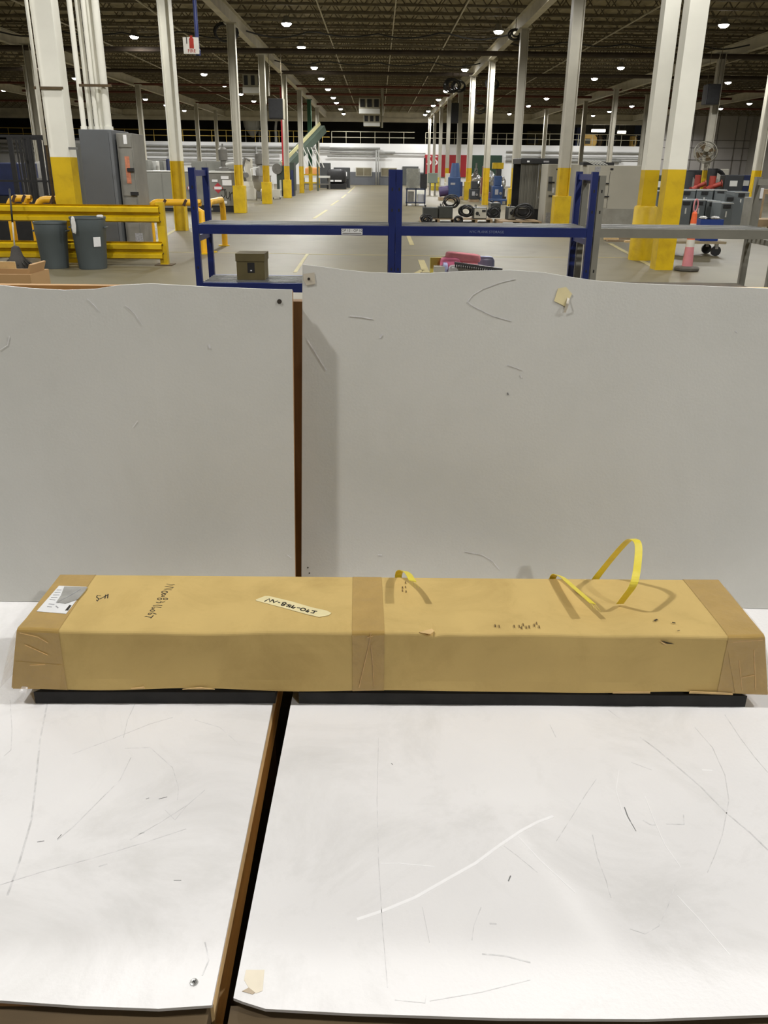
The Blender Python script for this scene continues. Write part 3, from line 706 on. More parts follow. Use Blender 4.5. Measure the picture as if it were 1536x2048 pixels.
# stamped print, dirt and tears
pr = mat('faded print', srgb(96,74,42), 0.4, 200, 0.8)
b = MB()
for (x,y,dx) in ((1038,1252,5),(1043,1255,2),(1046,1249,3),(1052,1254,4),(1058,1253,2),(1068,1250,3),(1073,1246,2),(1078,1253,3),(990,1251,3),(998,1252,3),(1028,1252,3)): b.stroke([fl(x,y-2,T0),fl(x+dx*0.3,y+3,T0)],UP,0.0014,0.0002)
for (x,y) in ((805,1175),(811,1174),(805,1181),(812,1183),(811,1165)): b.stroke([fl(x,y-2,T0),fl(x+0.5,y+2,T0)],UP,0.0012,0.0002)
b.build('stamped_print', pr, carton)
b = MB()
b.stroke([fl(1309,1241,T0),fl(1314,1239,T0)],UP,0.003,0.0003); b.stroke([fl(1345,1245,T0),fl(1350,1246,T0)],UP,0.0022,0.0003); b.stroke([fl(1355,1262,T0),fl(1359,1261,T0)],UP,0.001,0.0003)
b.build('puncture', hole_m, carton)
MB().prism([fr(1322,1281),fr(1333,1284),fr(1348,1288),fr(1334,1287)],(0,-0.0006,0)).build('tear', hole_m, carton)
MB().prism([fr(1320,1282),fr(1334,1289),fr(1328,1289)],(0,-0.0016,0)).build('tear_flap', card_raw, carton)
for pts_ in ([(262,1379),(288,1376),(290,1380),(262,1381)],[(365,1381),(400,1377),(430,1381)],[(1225,1386),(1300,1386),(1300,1389),(1225,1389)],[(1380,1385),(1465,1389),(1465,1392),(1378,1389)],[(40,1379),(60,1378),(60,1380)]):
    MB().prism([fr(x,y-3) for x,y in pts_],(0,-0.0014,0)).build('torn_edge', card_raw, carton)
b = MB(); b.prism([fl(x,y,T0) for x,y in ((838,1265),(861,1269),(868,1263),(864,1258))],(0,0,0.0008)); b.build('torn_edge', card_raw, carton)
# clear film sticking out at the ends
def film_sheet(grid, name):
    n = len(grid); m_ = len(grid[0]); vs_ = [p for r in grid for p in r]
    MB().add(vs_, [(i*m_+j,i*m_+j+1,(i+1)*m_+j+1,(i+1)*m_+j) for i in range(n-1) for j in range(m_-1)]).build(name, film, carton)
rnd = random.Random(3)
g = []
for i in range(7):
    s = i/6; yy = BY0+0.002+s*0.12
    g.append([Vector((endL(0,z_)-0.001-o*(1-0.5*s)+rnd.uniform(-0.0025,0.0025), yy+rnd.uniform(-0.004,0.004), z_)) for z_,o in ((BZ1-0.001,0.001),(BZ1-0.02,0.008),(BZ1-0.05,0.012),(BZ0+0.03,0.014),(BZ0+0.004,0.017))])
film_sheet(g,'film_flap')
g = []
for i in range(5):
    s = i/4; g.append([Vector((endR(0,z_)+0.001+o+rnd.uniform(-0.002,0.002), BY0+0.002+s*0.16, z_)) for z_,o in ((BZ1,0.0005),(BZ1-0.03,0.004),(BZ0+0.03,0.006),(BZ0,0.008))])
film_sheet(g,'film_flap')
g = [[at(44,1372,1.107),at(56,1374,1.106)],[at(38,1384,1.100),at(52,1386,1.098)],[at(40,1393,1.099),at(50,1396,1.097)],[at(34,1400,1.10),at(44,1403,1.098)]]
film_sheet(g,'tape_tail')
# dark pads added under the carton to draw the black band there
padm = mat('added dark filler', (0.022,0.021,0.02),0.2,30,0.95)
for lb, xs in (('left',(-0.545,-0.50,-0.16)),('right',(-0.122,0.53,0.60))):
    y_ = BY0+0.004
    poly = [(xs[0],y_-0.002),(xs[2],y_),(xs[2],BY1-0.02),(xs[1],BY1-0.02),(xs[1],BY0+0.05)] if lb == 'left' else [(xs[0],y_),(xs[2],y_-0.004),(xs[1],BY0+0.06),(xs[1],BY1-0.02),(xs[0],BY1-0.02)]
    tag(MB().prism([(p[0],p[1],TZ+0.0006) for p in poly],(0,0,BZ0-0.0050-TZ)).build('filler_pad', padm),'added dark filler pad under the %s half of the long carton' % lb,'pad')

# ------------------------------------------------------------------ cut yellow straps
def smooth(pts, n=6):
    P = [Vector(p) for p in pts]; out = []
    for i in range(len(P)-1):
        p0 = P[max(0,i-1)]; p1 = P[i]; p2 = P[i+1]; p3 = P[min(len(P)-1,i+2)]
        for k in range(n):
            t = k/n; out.append(0.5*((2*p1)+(p2-p0)*t+(2*p0-5*p1+4*p2-p3)*t*t+(3*p1-p0-3*p2+p3)*t**3))
    out.append(P[-1]); return out
SW = 0.0125
def strap(name, label, pts, side, fib=True):
    t = thing(name, label, 'strap', tuple(Vector(pts[0])), 'cut straps on the carton')
    q = smooth(pts); MB().band(q, side, SW, 0.0007).build('strap_band', strap_y, t)
    if fib:
        e = q[-1]; d = (q[-1]-q[-3]).normalized(); b = MB(); sd = Vector(side)
        for k in range(4): b.tube([e+sd.normalized()*(k-1.5)*0.003, e+sd.normalized()*(k-1.5)*0.004+d*0.006+Vector((0,0,-0.002)), e+sd.normalized()*(k-1.5)*0.006+d*0.013+Vector((0,0,-0.006))],0.00018,4)
        b.build('frayed_fibres', strap_y, t)
    return t
strap('strapping_band','short yellow strap stub curling over the carton near the centre tape',
      [(0.040,1.3035,0.86),(0.0405,1.3035,0.93),at(802,1142,1.285),at(815,1146,1.245),(0.061,1.200,0.978)],(0.9,0.15,-0.25))
strap('strapping_band','longer yellow strap end arching low over the carton, left of the tall loop',
      [(0.312,1.3035,0.86),(0.314,1.3035,0.93),at(1120,1152,1.285),at(1148,1175,1.225),(0.3465,1.155,0.963)],(0.85,0.2,-0.3))
strap('strapping_band','tall yellow strap loop standing up from the carton',
      [(0.372,1.3035,0.85),(0.382,1.3035,0.91),(0.404,1.300,0.957),(0.423,1.262,1.022),(0.429,1.241,1.036),(0.432,1.226,1.030),(0.424,1.196,1.004),(0.415,1.178,0.984),(0.408,1.190,0.955),(0.4055,1.201,0.9375)],(1.0,0.12,0.0),False)

# ------------------------------------------------------------------ blue and grey racks
def rack(label, x0, x1, y0, y1, m_, low, top=1.59):
    t = thing('shelving_rack', label, 'rack', ((x0+x1)/2,(y0+y1)/2,0), 'shelving racks behind the boards')
    hw = 0.027
    for px_ in (x0,x1):
        for py_ in (y0,y1):
            po = MB().bx(px_-hw,px_+hw,py_-hw,py_+hw,0,top).build('post', m_, t)
            if py_ == y0:
                for zz in (0.45,0.75,1.25,1.42): MB().bx(px_-0.006,px_+0.006,py_-hw-0.002,py_-hw+0.002,zz,zz+0.025).build('slot', black, po)
        for zz in (0.08,0.48,0.98,top-0.07): MB().bx(px_-0.012,px_+0.012,y0+hw,y1-hw,zz,zz+0.05).build('side_rung', m_, t)
    fb = None
    for zt in ([1.128,0.63] if low else [1.128]):
        for py_ in (y0,y1):
            o = MB().bx(x0+hw,x1-hw,py_-0.022,py_+0.022,zt-0.078,zt).build('beam', m_, t)
            if zt > 1 and py_ == y0: fb = o
        n = 6; w_ = (y1-y0-0.05)/n
        for k in range(n): MB().bx(x0+hw,x1-hw,y0+0.026+k*w_,y0+0.026+k*w_+0.035,zt-0.01,zt+0.006).build('deck_slat', deckgrey, t)
    return t, fb
RY0, RY1 = 7.70, 8.30
r1, f1 = rack('blue rack left of the aisle with the paper sign on its beam', -1.605, 0.125, RY0, RY1, blue, True)
r2, f2 = rack('blue rack right of centre with white stencilled lettering on its beam', 0.185, 1.878, RY0, RY1, blue, True)
r3, f3 = rack('grey rack at the right edge beside the last blue rack', 1.945, 3.56, RY0, RY1, greysteel, False, 1.56)
for o in r3.children:
    pass
sg = MB().bx(at(683,456,RY0).x,at(725,456,RY0).x,RY0-0.026,RY0-0.0225,1.055,1.105).build('paper_sign', paper, f1)
text('OP 13 - OP 10', 0.030, ((at(683,456,RY0).x+at(725,456,RY0).x)/2,RY0-0.0265,1.089), FRONT, ink, 'sign_text', f1, 0.0004)
MB().bx(at(685,456,RY0).x,at(723,456,RY0).x,RY0-0.027,RY0-0.026,1.063,1.068).build('sign_arrow', ink, f1)
text('NYC PLANK STORAGE', 0.030, (at(973,461,RY0).x,RY0-0.0226,1.088), FRONT, mat('faded white stencil', srgb(120,130,160),0.2,60,0.7), 'stencil_text', f2, 0.0004)
tag(MB().bx(1.99,3.5,RY0+0.02,RY1-0.03,0.575,0.60).bx(1.99,3.5,RY0+0.02,RY0+0.06,0.5,0.575).bx(2.0,2.04,RY0+0.05,RY1-0.05,0,0.575).bx(3.44,3.48,RY0+0.05,RY1-0.05,0,0.575).build('low_bench', mat('weathered dark wood', srgb(80,70,54),0.25,4,0.8)),'low dark wooden bench under the grey rack','bench')

# things on the racks
olive = mat('olive drab board', srgb(96,86,52), 0.15, 6, 0.7)
p0 = at(475,566,7.86); p1_ = at(530,566,7.86)
t = thing('file_box','olive brown box with a dark square label on the lower blue shelf','box',((p0.x+p1_.x)/2,8.0,0.637))
part('box_body', t, olive, (p0.x,p1_.x,7.86,8.14,0.637,0.80)); part('lid', t, olive, (p0.x-0.006,p1_.x+0.006,7.853,8.147,0.80,0.868))
part('label_square', t, black, (p0.x+0.10,p0.x+0.165,7.857,7.86,0.70,0.79)); part('label_dot', t, paper, (p0.x+0.125,p0.x+0.14,7.855,7.857,0.715,0.725))
pinkm = mat('pink anti-static foam', srgb(240,150,158), 0.08, 20, 0.6); lav = mat('lavender plastic bag', srgb(168,172,206), 0.08, 20, 0.25, bump=0.5, bscale=20)
wbag = mat('white plastic bag', srgb(214,212,208), 0.05, 20, 0.25, bump=0.6, bscale=16); yel_p = mat('yellow envelope', srgb(222,206,96),0.06,10,0.6)
def pz(x,y,Y): return at(x,y,Y)
SH = 0.640
def lying(px0, px1, ytop, Y, dep, m_, name, label, cat, seed, p=0.4, amp=0.02):
    a = at(px0,540,Y); c = at(px1,540,Y); h = at((px0+px1)/2,ytop,Y).z-SH
    tag(MB().soft(((a.x+c.x)/2,Y+dep/2,SH+h/2),(c.x-a.x,dep,h),p,amp,seed).build(name, m_),label,cat)
    return a, c, h
lying(897,975,531,7.86,0.13,wbag,'plastic_bag','white plastic bag lying under the dark strip on the blue shelf','bag',1)
lying(886,896,526,7.90,0.12,lav,'plastic_bag','small lavender bag standing left of the white plastic bag','bag',12)
lying(940,989,513,8.16,0.10,lav,'plastic_bag','lavender plastic bag behind the dark strip','bag',2)
a = at(890,540,8.05); c = at(960,540,8.05); zt = at(900,506,8.05).z; zb_ = at(900,517,8.05).z
t = thing('foam_bundle','long pink foam bundle on top of the bags','foam',((a.x+c.x)/2,8.08,SH))
MB().soft(((a.x+c.x)/2,8.07,(zt+zb_)/2-0.012),(c.x-a.x,0.10,zt-zb_+0.03),0.4,0.015,3,0,0.09).build('foam_roll', pinkm, t)
MB().soft((a.x+0.05,8.06,(SH+zt)/2-0.02),(0.20,0.11,zt-SH-0.03),0.4,0.04,5).build('crumpled_end', mat('deep pink foam', srgb(226,120,150),0.1,20,0.6), t)
MB().soft(((a.x+c.x)/2+0.02,8.07,SH+0.085),(0.26,0.10,0.155),0.4,0.03,6).build('lower_fold', pinkm, t)
a = pz(909,526,7.79); c = pz(1004,539,7.79)
t = thing('comb_strip','dark toothed plastic strip lying on the white bag','strip',((a.x+c.x)/2,7.80,0.72))
MB().bar(a,c,0.05,0.022).build('spine', mat('dark grey plastic', (0.05,0.05,0.052),0.2,20,0.3), t)
for k in range(22):
    q = a.lerp(c,(k+0.5)/22); MB().bx(q.x-0.005,q.x+0.005,7.765,7.785,q.z-0.035,q.z-0.008).build('tooth', black, t)
a = pz(864,545,7.88); c = pz(886,545,7.88); h0 = (at(875,533,7.88).z-SH)/2
for k,lb in ((0,'lower of the two white cartons by the pink foam'),(1,'upper of the two white cartons by the pink foam')):
    tag(MB().bx(a.x+k*0.02,c.x+k*0.015,7.86,8.0,SH+k*h0,SH+k*h0+h0-0.003).build('small_carton', frm),lb,'carton')
p = pz(874,522,8.12); tag(MB().box((p.x,8.12,SH+(at(874,515,8.12).z-SH)/2),(0.13,0.02,at(874,515,8.12).z-SH),0.1).build('padded_envelope', yel_p),'yellow padded envelope standing left of the pink foam','envelope')

# open carton standing behind the left board
a = at(60,548,3.4)
t = thing('open_carton','tall open brown carton standing behind the left backboard','carton',(a.x-0.35,3.5,0))
cbt = mat('plain carton board', srgb(176,140,94), 0.08, 4, 0.85)
zt_ = at(30,549,3.4).z
part('carton_wall', t, cbt, (a.x-0.7,a.x,3.4,3.41,0,zt_)); part('carton_wall', t, cbt, (a.x-0.7,a.x,3.59,3.60,0,zt_)); part('carton_wall', t, cbt, (a.x-0.01,a.x,3.41,3.59,0,zt_)); part('carton_wall', t, cbt, (a.x-0.7,a.x-0.69,3.41,3.59,0,zt_))
MB().box((a.x-0.42,3.61,zt_+0.012),(0.56,0.006,0.03),0,0.1).build('flap', card_raw, t); MB().box((a.x-0.012,3.5,zt_+0.012),(0.008,0.16,0.05),0,0,0.35).build('flap', cbt, t)

# ------------------------------------------------------------------ yellow barrier, bins, broom
t = thing('guard_rail','yellow double corrugated guard rail with end post beside the grey bins','barrier',(-6.0,15.0,0))
xp = -3.71
def wrail(z0, z1):
    y_ = 14.93; h = z1-z0
    prof = [(0.0,0.0),(0.05,0.08),(0.05,0.30),(0.0,0.42),(0.0,0.52),(0.05,0.60),(0.05,0.84),(0.0,0.93),(0.02,1.0)]
    f = [(y_-0.08+0.08-d*1.6, z0+h*k) for d,k in prof]; bk = [(y+0.006,z) for y,z in f][::-1]
    loop = f+bk
    return MB().prism([(-9.6,y,z) for y,z in loop],(9.6+xp,0,0))
zA, zB = at(250,444,15).z, at(250,409,15).z; zC, zD = at(250,517,15).z, at(250,482,15).z
wrail(zA,zB).build('upper_rail', yellow, t); wrail(zC,zD).build('lower_rail', yellow, t)
for px_ in (xp, xp-3.2, xp-5.6):
    po = MB().bx(px_-0.065,px_+0.065,14.94,15.07,0,at(325,404,15).z).build('post', yellow, t)
    MB().bx(px_-0.15,px_+0.15,14.86,15.15,0,0.015).build('base_plate', dark_wood, t)
    for zz in (0.2,0.34,0.72,0.86): MB().cyl((px_,14.94,zz),(px_,14.925,zz),0.012,n=6).build('bolt', dark_wood, po)
def hoop(label, xa, xb, y, z, r=0.062, posts=2):
    t = thing('pipe_guard',label,'barrier',((xa+xb)/2,y,0),'yellow pipe guards'); b_ = 0.16
    pts = [(xa,y,0.02)] + [(xa,y,z-b_)] + [(xa+b_*(1-math.cos(k*math.pi/8)),y,z-b_+b_*math.sin(k*math.pi/8)) for k in range(1,5)] + [(xb-b_*math.sin(k*math.pi/8),y,z-b_+b_*math.cos(k*math.pi/8)) for k in range(0,4)] + [(xb,y,z-b_),(xb,y,0.02)]
    MB().tube(pts,r,12).build('bent_pipe', yellow_p, t)
    for x_ in (xa,xb): MB().lathe([(0.12,0),(0.12,0.02),(0,0.02)],(x_,y,0),12).build('foot_plate', yellow, t)
    for x_ in (xa+0.3,xb-0.3): MB().box((x_,y,z),(0.05,0.126,0.126),0.0,0,0.5).build('dark_stripe', mat('dark stripe tape',(0.06,0.03,0.02),0.2,10,0.6), t)
    return t
hoop('yellow pipe guard under the black cage', at(20,420,16.3).x, at(66,420,16.3).x, 16.3, at(60,397,16.3).z)
hoop('yellow pipe guard in front of the narrow grey cabinet', at(76,420,16.0).x, at(160,420,16.0).x, 16.0, at(100,399,16.0).z)
hoop('yellow pipe guard right of the tall electrical cabinet', at(300,420,17.05).x, at(403,420,17.05).x, 17.05, at(340,405,17.05).z)
xh = at(405,420,17.4).x+0.1
t = thing('pipe_guard','yellow pipe guard running away behind the left end of the blue rack','barrier',(xh,17.6,0),'yellow pipe guards'); zh = at(340,405,17.05).z
pts = [(xh,17.4,0.02),(xh,17.4,zh-0.16)]+[(xh+0.01*k,17.4+0.16*(1-math.cos(k*math.pi/8)),zh-0.16+0.16*math.sin(k*math.pi/8)) for k in range(1,5)]+[(xh+0.04,18.74,zh),(xh+0.04,18.9,zh-0.16),(xh+0.04,18.9,0.02)]
MB().tube(pts,0.062,12).build('bent_pipe', yellow_p, t)
for y_ in (17.4,18.9): MB().lathe([(0.12,0),(0.12,0.02),(0,0.02)],(xh+0.02,y_,0),12).build('foot_plate', yellow, t)
can_m = mat('grey plastic bin', srgb(82,90,92), 0.08, 3, 0.5)
def can(x, y, r, h, label):
    t = thing('waste_bin',label,'bin',(x,y,0),'grey waste bins by the barrier')
    MB().lathe([(r*0.80,0),(r*0.83,0.02),(r*0.98,h*0.72),(r*1.0,h*0.73),(r*1.02,h-0.04),(r*1.06,h-0.03),(r*1.06,h),(r*0.98,h),(r*0.95,h*0.6),(r*0.78,0.04),(0,0.04)],(x,y,0),28).build('bin_body', can_m, t)
    for s_ in (-1,1): MB().tube([(x+s_*(r*1.02),y-0.08,h*0.8),(x+s_*(r*1.08),y-0.06,h*0.8),(x+s_*(r*1.08),y+0.06,h*0.8),(x+s_*(r*1.02),y+0.08,h*0.8)],0.016,6).build('handle', can_m, t)
    return t
a = at(115,531,14.42); can(a.x-0.03,a.y,0.255,0.74,'grey waste bin standing on the left, without a paper on it')
a = at(184,533,14.40); t = can(a.x+0.02,a.y,0.275,0.82,'grey waste bin with a white paper on its side')
MB().box((a.x+0.20,a.y-0.205,0.44),(0.12,0.004,0.15),0.72,0.08).build('paper_sheet', paper, t)
MB().soft((a.x-0.12,a.y-0.29,0.70),(0.07,0.03,0.26),0.7,0.12,4).build('hanging_liner', wbag, t); MB().soft((a.x+0.26,a.y-0.1,0.83),(0.1,0.08,0.05),0.6,0.1,5).build('crumpled_liner', wbag, t)
a = at(36,528,14.3)
t = thing('broom','push broom with dark bristles leaning on the yellow guard rail','broom',(a.x,a.y,0))
hb = Vector((a.x-0.02,a.y+0.02,0.34)); ht = at(19,378,14.72)
MB().cyl(hb,hb.lerp(ht,0.42),0.013,n=8).build('handle', frm, t); MB().cyl(hb.lerp(ht,0.42),ht,0.015,n=8).build('dark_grip', black, t)
MB().lathe([(0.02,0.36),(0.06,0.34),(0.10,0.2),(0.13,0.16),(0.17,0.02),(0.16,0.0),(0,0.0)],(a.x,a.y,0),14).build('bristles', mat('grey bristle',(0.06,0.055,0.05),0.4,60,0.9,stretch=(6,6,1)), t)
for k in range(14):
    an = k*0.45; MB().tube([(a.x+0.14*math.cos(an),a.y+0.1*math.sin(an),0.14),(a.x+0.24*math.cos(an),a.y+0.15*math.sin(an),0.06)],0.01,5).build('loose_bristle', MATS['grey bristle'], t)

# ------------------------------------------------------------------ electrical cabinets and conduits
egrey = mat('dark grey enamel', srgb(96,99,102), 0.06, 2, 0.5); lgrey = mat('weathered grey enamel', srgb(126,124,116), 0.15, 3, 0.5)
y0 = 15.9; xa = at(173,400,y0).x; xb = at(237,400,y0).x; zt_ = at(205,259,y0).z
xc = xb+0.10
t = thing('electrical_cabinet','tall dark grey electrical cabinet right of the white box column','cabinet',((xa+xb)/2,y0+0.4,0))
part('cabinet_body', t, egrey, (xa,xb,y0,y0+1.1,0.05,zt_), bevel=0.01); part('plinth', t, black, (xa+0.02,xb-0.02,y0+0.03,y0+1.0,0,0.05))
part('seam', t, black, (xb-0.06,xb-0.055,y0-0.002,y0,0.1,zt_-0.05)); MB().cyl((xb-0.11,y0,zt_*0.42),(xb-0.11,y0-0.01,zt_*0.42),0.022,n=12).build('lock', steel, t)
def q_(px,py,Y): return at(px,py,Y)
xd = at(276,400,y0+0.15).x
t2 = thing('switch_cabinet','weathered grey switch cabinet with handles beside the tall electrical cabinet','cabinet',(xd-0.25,y0+0.5,0))
part('cabinet_body', t2, lgrey, (xb+0.03,xd,y0+0.15,y0+0.95,0.0,zt_-0.05), bevel=0.008)
for (z0,z1) in ((0.05,0.62),(0.66,1.05),(1.09,1.86),(1.9,zt_-0.1)): part('door', t2, lgrey, (xb+0.06,xd-0.02,y0+0.135,y0+0.15,z0,z1), bevel=0.004)
part('handle', t2, black, (xb+0.18,xb+0.30,y0+0.09,y0+0.14,1.50,1.56)); part('handle', t2, black, (xb+0.20,xb+0.34,y0+0.10,y0+0.14,1.10,1.16))
part('warning_label', t2, mat('red label', srgb(190,120,90),0.2,20,0.6), (xd-0.16,xd-0.08,y0+0.13,y0+0.135,1.3,1.75))
part('data_label', t2, paper, (xb+0.16,xb+0.22,y0+0.13,y0+0.135,1.95,2.1)); part('data_label', t2, greyprint, (xb+0.2,xb+0.34,y0+0.13,y0+0.135,0.3,0.45))
a = at(117,290,16.6); c = at(150,290,16.6)
tag(MB().bx(a.x,c.x,16.6,17.1,0,at(130,286,16.6).z).bx(a.x+0.02,c.x-0.02,16.585,16.6,0.1,at(130,286,16.6).z-0.1).build('narrow_cabinet', mat('mid grey enamel', srgb(128,130,124),0.06,2,0.5)),'narrow grey steel cabinet left of the white box column','cabinet')
# conduits up from the cabinet
for k,(px_,r,lb) in enumerate(((168,0.045,'leftmost thin grey conduit'),(183,0.045,'second pale conduit'),(194,0.04,'middle conduit'),(204.5,0.06,'thick pale conduit'),(217,0.065,'rightmost thick pale conduit'))):
    p = at(px_,255,y0+0.3+0.12*(k%2)); tp_ = 6.15
    tag(MB().cyl((p.x,p.y,zt_),(p.x,p.y,tp_),r,n=12).cyl((p.x,p.y,zt_),(p.x,p.y,zt_+0.06),r*1.3,n=12).build('conduit', colwhite),lb+' rising from the tall electrical cabinet','conduit','conduits above the cabinet')
p = at(160,171,y0+0.24); c = at(224,173,y0+0.24)
tag(MB().bar((p.x,y0+0.2,p.z),(c.x,y0+0.2,p.z),0.04,0.04).build('strut_channel', dark_wood),'dark strut channel clamping the conduits','bracket')
# lever bracket and conduit on the column
MB().bar((-5.21,15.21,at(165,297,15.2).z),(-5.06,15.21,at(165,297,15.2).z),0.03,0.04).build('bracket', steel, colL)
MB().cyl((-5.59,15.24,0),(-5.59,15.24,6.3),0.022,n=8).build('side_conduit', dark_wood, colL); MB().cyl((-5.58,15.18,1.9),(-5.58,15.18,6.3),0.028,n=8).build('side_conduit', colwhite, colL)
MB().bx(-5.66,-5.18,15.20,15.225,at(120,176,15.2).z-0.02,at(120,176,15.2).z+0.02).build('strut', dark_wood, colL)
# black cage at the left edge
t = thing('steel_cage','black steel bar cage at the left edge above the yellow barrier','cage',(-7.6,19.0,0))
ya = 19.0; zt_ = at(60,270,ya).z; xL = at(-30,330,ya).x; xR = at(112,330,ya).x; zbm = 0.55
part('top_rail', t, black, (xL,xR+0.15,ya,ya+0.06,zt_-0.05,zt_)); part('base', t, black, (xL,xR+0.15,ya,ya+1.4,0,zbm)); part('mid_rail', t, black, (xL,xR+0.1,ya,ya+0.04,1.25,1.29))
for px_,w_ in ((26,0.16),(38,0.035),(45,0.09),(51,0.035),(63,0.13),(68,0.03),(84,0.14),(94,0.09),(100,0.03),(113,0.03)):
    x_ = at(px_,330,ya).x; MB().bx(x_-w_*0.3,x_+w_*0.3,ya+0.005,ya+0.05,zbm,zt_-0.02).build('bar', black, t)
for px_ in (58,104): x_ = at(px_,330,ya+1.35).x; MB().bx(x_-0.03,x_+0.03,ya+1.3,ya+1.36,zbm,zt_-0.05).build('bar', black, t)
part('top_rail', t, black, (xL,xR+0.15,ya+1.3,ya+1.36,zt_-0.06,zt_-0.01))
a = at(-20,330,21.2); c = at(36,330,21.2)
t = thing('blue_machine','blue machine housing behind the black cage','machine',((a.x+c.x)/2,21.8,0))
part('housing', t, blue_d, (a.x-1,c.x,21.2,22.4,0.9,at(10,325,21.2).z), bevel=0.03); part('base', t, black, (a.x-1,c.x+0.3,21.2,22.4,0,0.9)); part('panel', t, steel, (c.x+0.05,c.x+0.5,21.25,21.4,0.9,1.3))
a = at(42,330,24); c = at(116,330,24)
t = thing('wrapped_machine','grey plastic wrapped machine seen through the black cage','machine',((a.x+c.x)/2,24.6,0))
MB().soft(((a.x+c.x)/2,24.7,0.85),(c.x-a.x,1.2,1.7),0.4,0.03,8).build('wrap', mat('grey plastic wrap', srgb(150,148,142),0.15,4,0.3,bump=0.5,bscale=6), t); part('skid', t, dark_wood, (a.x,c.x,24.2,25.2,0,0.12))

# ------------------------------------------------------------------ left middle distance
gm = mat('grey machine enamel', srgb(138,138,130), 0.08, 1.5, 0.5); tp_m = mat('pale machine top', srgb(206,206,200),0.05,2,0.3)
def cab(name, label, px0, px1, Y, ytop, dep, m_, cat='cabinet', base=0.12, doors=2, topm=None, z=None):
    a = at(px0,400,Y); c = at(px1,400,Y); zt = z or at((px0+px1)/2,ytop,Y).z
    t = thing(name,label,cat,((a.x+c.x)/2,Y+dep/2,0))
    part('cabinet_body', t, m_, (a.x,c.x,Y,Y+dep,base,zt), bevel=0.012); part('plinth', t, black, (a.x+0.04,c.x-0.04,Y+0.04,Y+dep-0.04,0,base))
    w_ = (c.x-a.x)/doors
    for k in range(doors): part('door', t, m_, (a.x+k*w_+0.02,a.x+(k+1)*w_-0.02,Y-0.015,Y,base+0.05,zt-0.06), bevel=0.004)
    if topm: part('top_cover', t, topm, (a.x-0.02,c.x+0.02,Y-0.03,Y+dep+0.02,zt,zt+0.05), bevel=0.01)
    return t, a.x, c.x, zt
t,xa,xc,zt_ = cab('machine_cabinet','grey cabinet with a white paper, right behind the switch cabinet',266,294,33.6,344,1.2,gm,topm=tp_m,doors=1)
part('paper_notice', t, paper, (xa+0.1,xa+0.38,33.56,33.585,1.15,1.40))
cab('machine_cabinet','wide grey cabinet with two plain doors between the barrier pipes and column',298,357,33.6,344,1.2,gm,topm=tp_m)
cab('machine_cabinet','grey cabinet just left of the left blue rack post',361,382,33.6,344,1.2,gm,doors=1,topm=tp_m)
for (p0_,p1__,yt_,Y_,m_,lb) in ((268,303,320,35.9,gm,'grey control box on top row, left'),(307,319,322,36.6,tp_m,'small pale box beside the control boxes'),(325,333,322,36.2,gm,'small grey box beside the navy cylinder'),(347,362,322,36.9,tp_m,'white square control box behind the cabinets')):
    cab('control_box',lb,p0_,p1__,Y_,yt_,0.6,m_,doors=1)
p = at(337.5,335,36.0); tag(MB().lathe([(0.12,0),(0.12,at(337,321,36).z),(0.10,at(337,320,36).z+0.03),(0,at(337,320,36).z+0.03)],(p.x,36.1,0),14).build('gas_cylinder', blue_d),'navy cylinder standing between the control boxes','cylinder')
cab('machine_cabinet','long low grey housing behind the marked tank',388,474,37.0,323,1.4,gm,doors=3)
# marked tank
def tank(label, px0, px1, Y, ytop, extra):
    a = at(px0,400,Y); c = at(px1,400,Y); zt = at(px0,ytop,Y).z
    t = thing('steel_tank',label,'tank',((a.x+c.x)/2,Y+0.6,0))
    part('tank_body', t, lgrey, (a.x,c.x,Y,Y+1.3,0.22,zt), bevel=0.02); part('rim', t, tp_m, (a.x-0.03,c.x+0.03,Y-0.03,Y+1.33,zt,zt+0.07), bevel=0.01)
    part('skid', t, black, (a.x+0.08,c.x-0.08,Y+0.05,Y+1.2,0,0.22))
    d = at(px0+extra,376,Y-0.01); s_ = 0.19
    hz = MB().prism([(d.x-s_,Y-0.012,d.z),(d.x,Y-0.012,d.z-s_),(d.x+s_,Y-0.012,d.z),(d.x,Y-0.012,d.z+s_)],(0,0.01,0)).build('hazard_sign', mat('hazard red', srgb(176,52,60),0.1,8,0.5), t)
    MB().prism([(d.x-0.14,Y-0.016,d.z-0.05),(d.x+0.14,Y-0.016,d.z-0.05),(d.x+0.14,Y-0.016,d.z+0.05),(d.x-0.14,Y-0.016,d.z+0.05)],(0,0.003,0)).build('hazard_number', paper, hz)
    return t
t = tank('grey steel tank with black hand lettering and a red diamond sign',420,478,33.4,346,16)
for (x0_,y0_,x1_,y1_) in ((442,352,457,358),(424,359,435,364),(445,360,463,371),(446,402,454,407)): q0 = at(x0_,y1_,33.38); q1 = at(x1_,y0_,33.38); part('paper_notice', t, paper, (q0.x,q1.x,33.375,33.39,q0.z,q1.z))
b = MB()
for st in ([(441,379.5),(451,379),(451.5,380)],[(449,380),(450,390),(446.5,397),(443,390)],[(452,383),(452.5,395),(456,398),(459,392),(459,384)],[(460,401),(461,388),(464.5,384.5),(467,390),(469,403)],[(471,384),(471.5,404)],[(477,386),(472,393),(478,404)]):
    b.stroke([at(x,y,33.385) for x,y in st],(0,-1,0),0.028,0.004)
b.build('hand_lettering', ink, t)
tank('second grey steel tank behind the left blue rack post',385,413,33.5,346,-1)
pm = mat('dull cast metal', srgb(112,110,104),0.15,6,0.45,0.4)
p = at(449,333,34.2); zt_ = at(420,346,33.4).z+0.042
t = thing('pump_unit','grey pump motor standing on top of the marked tank','pump',(p.x,34.0,zt_+0.03))
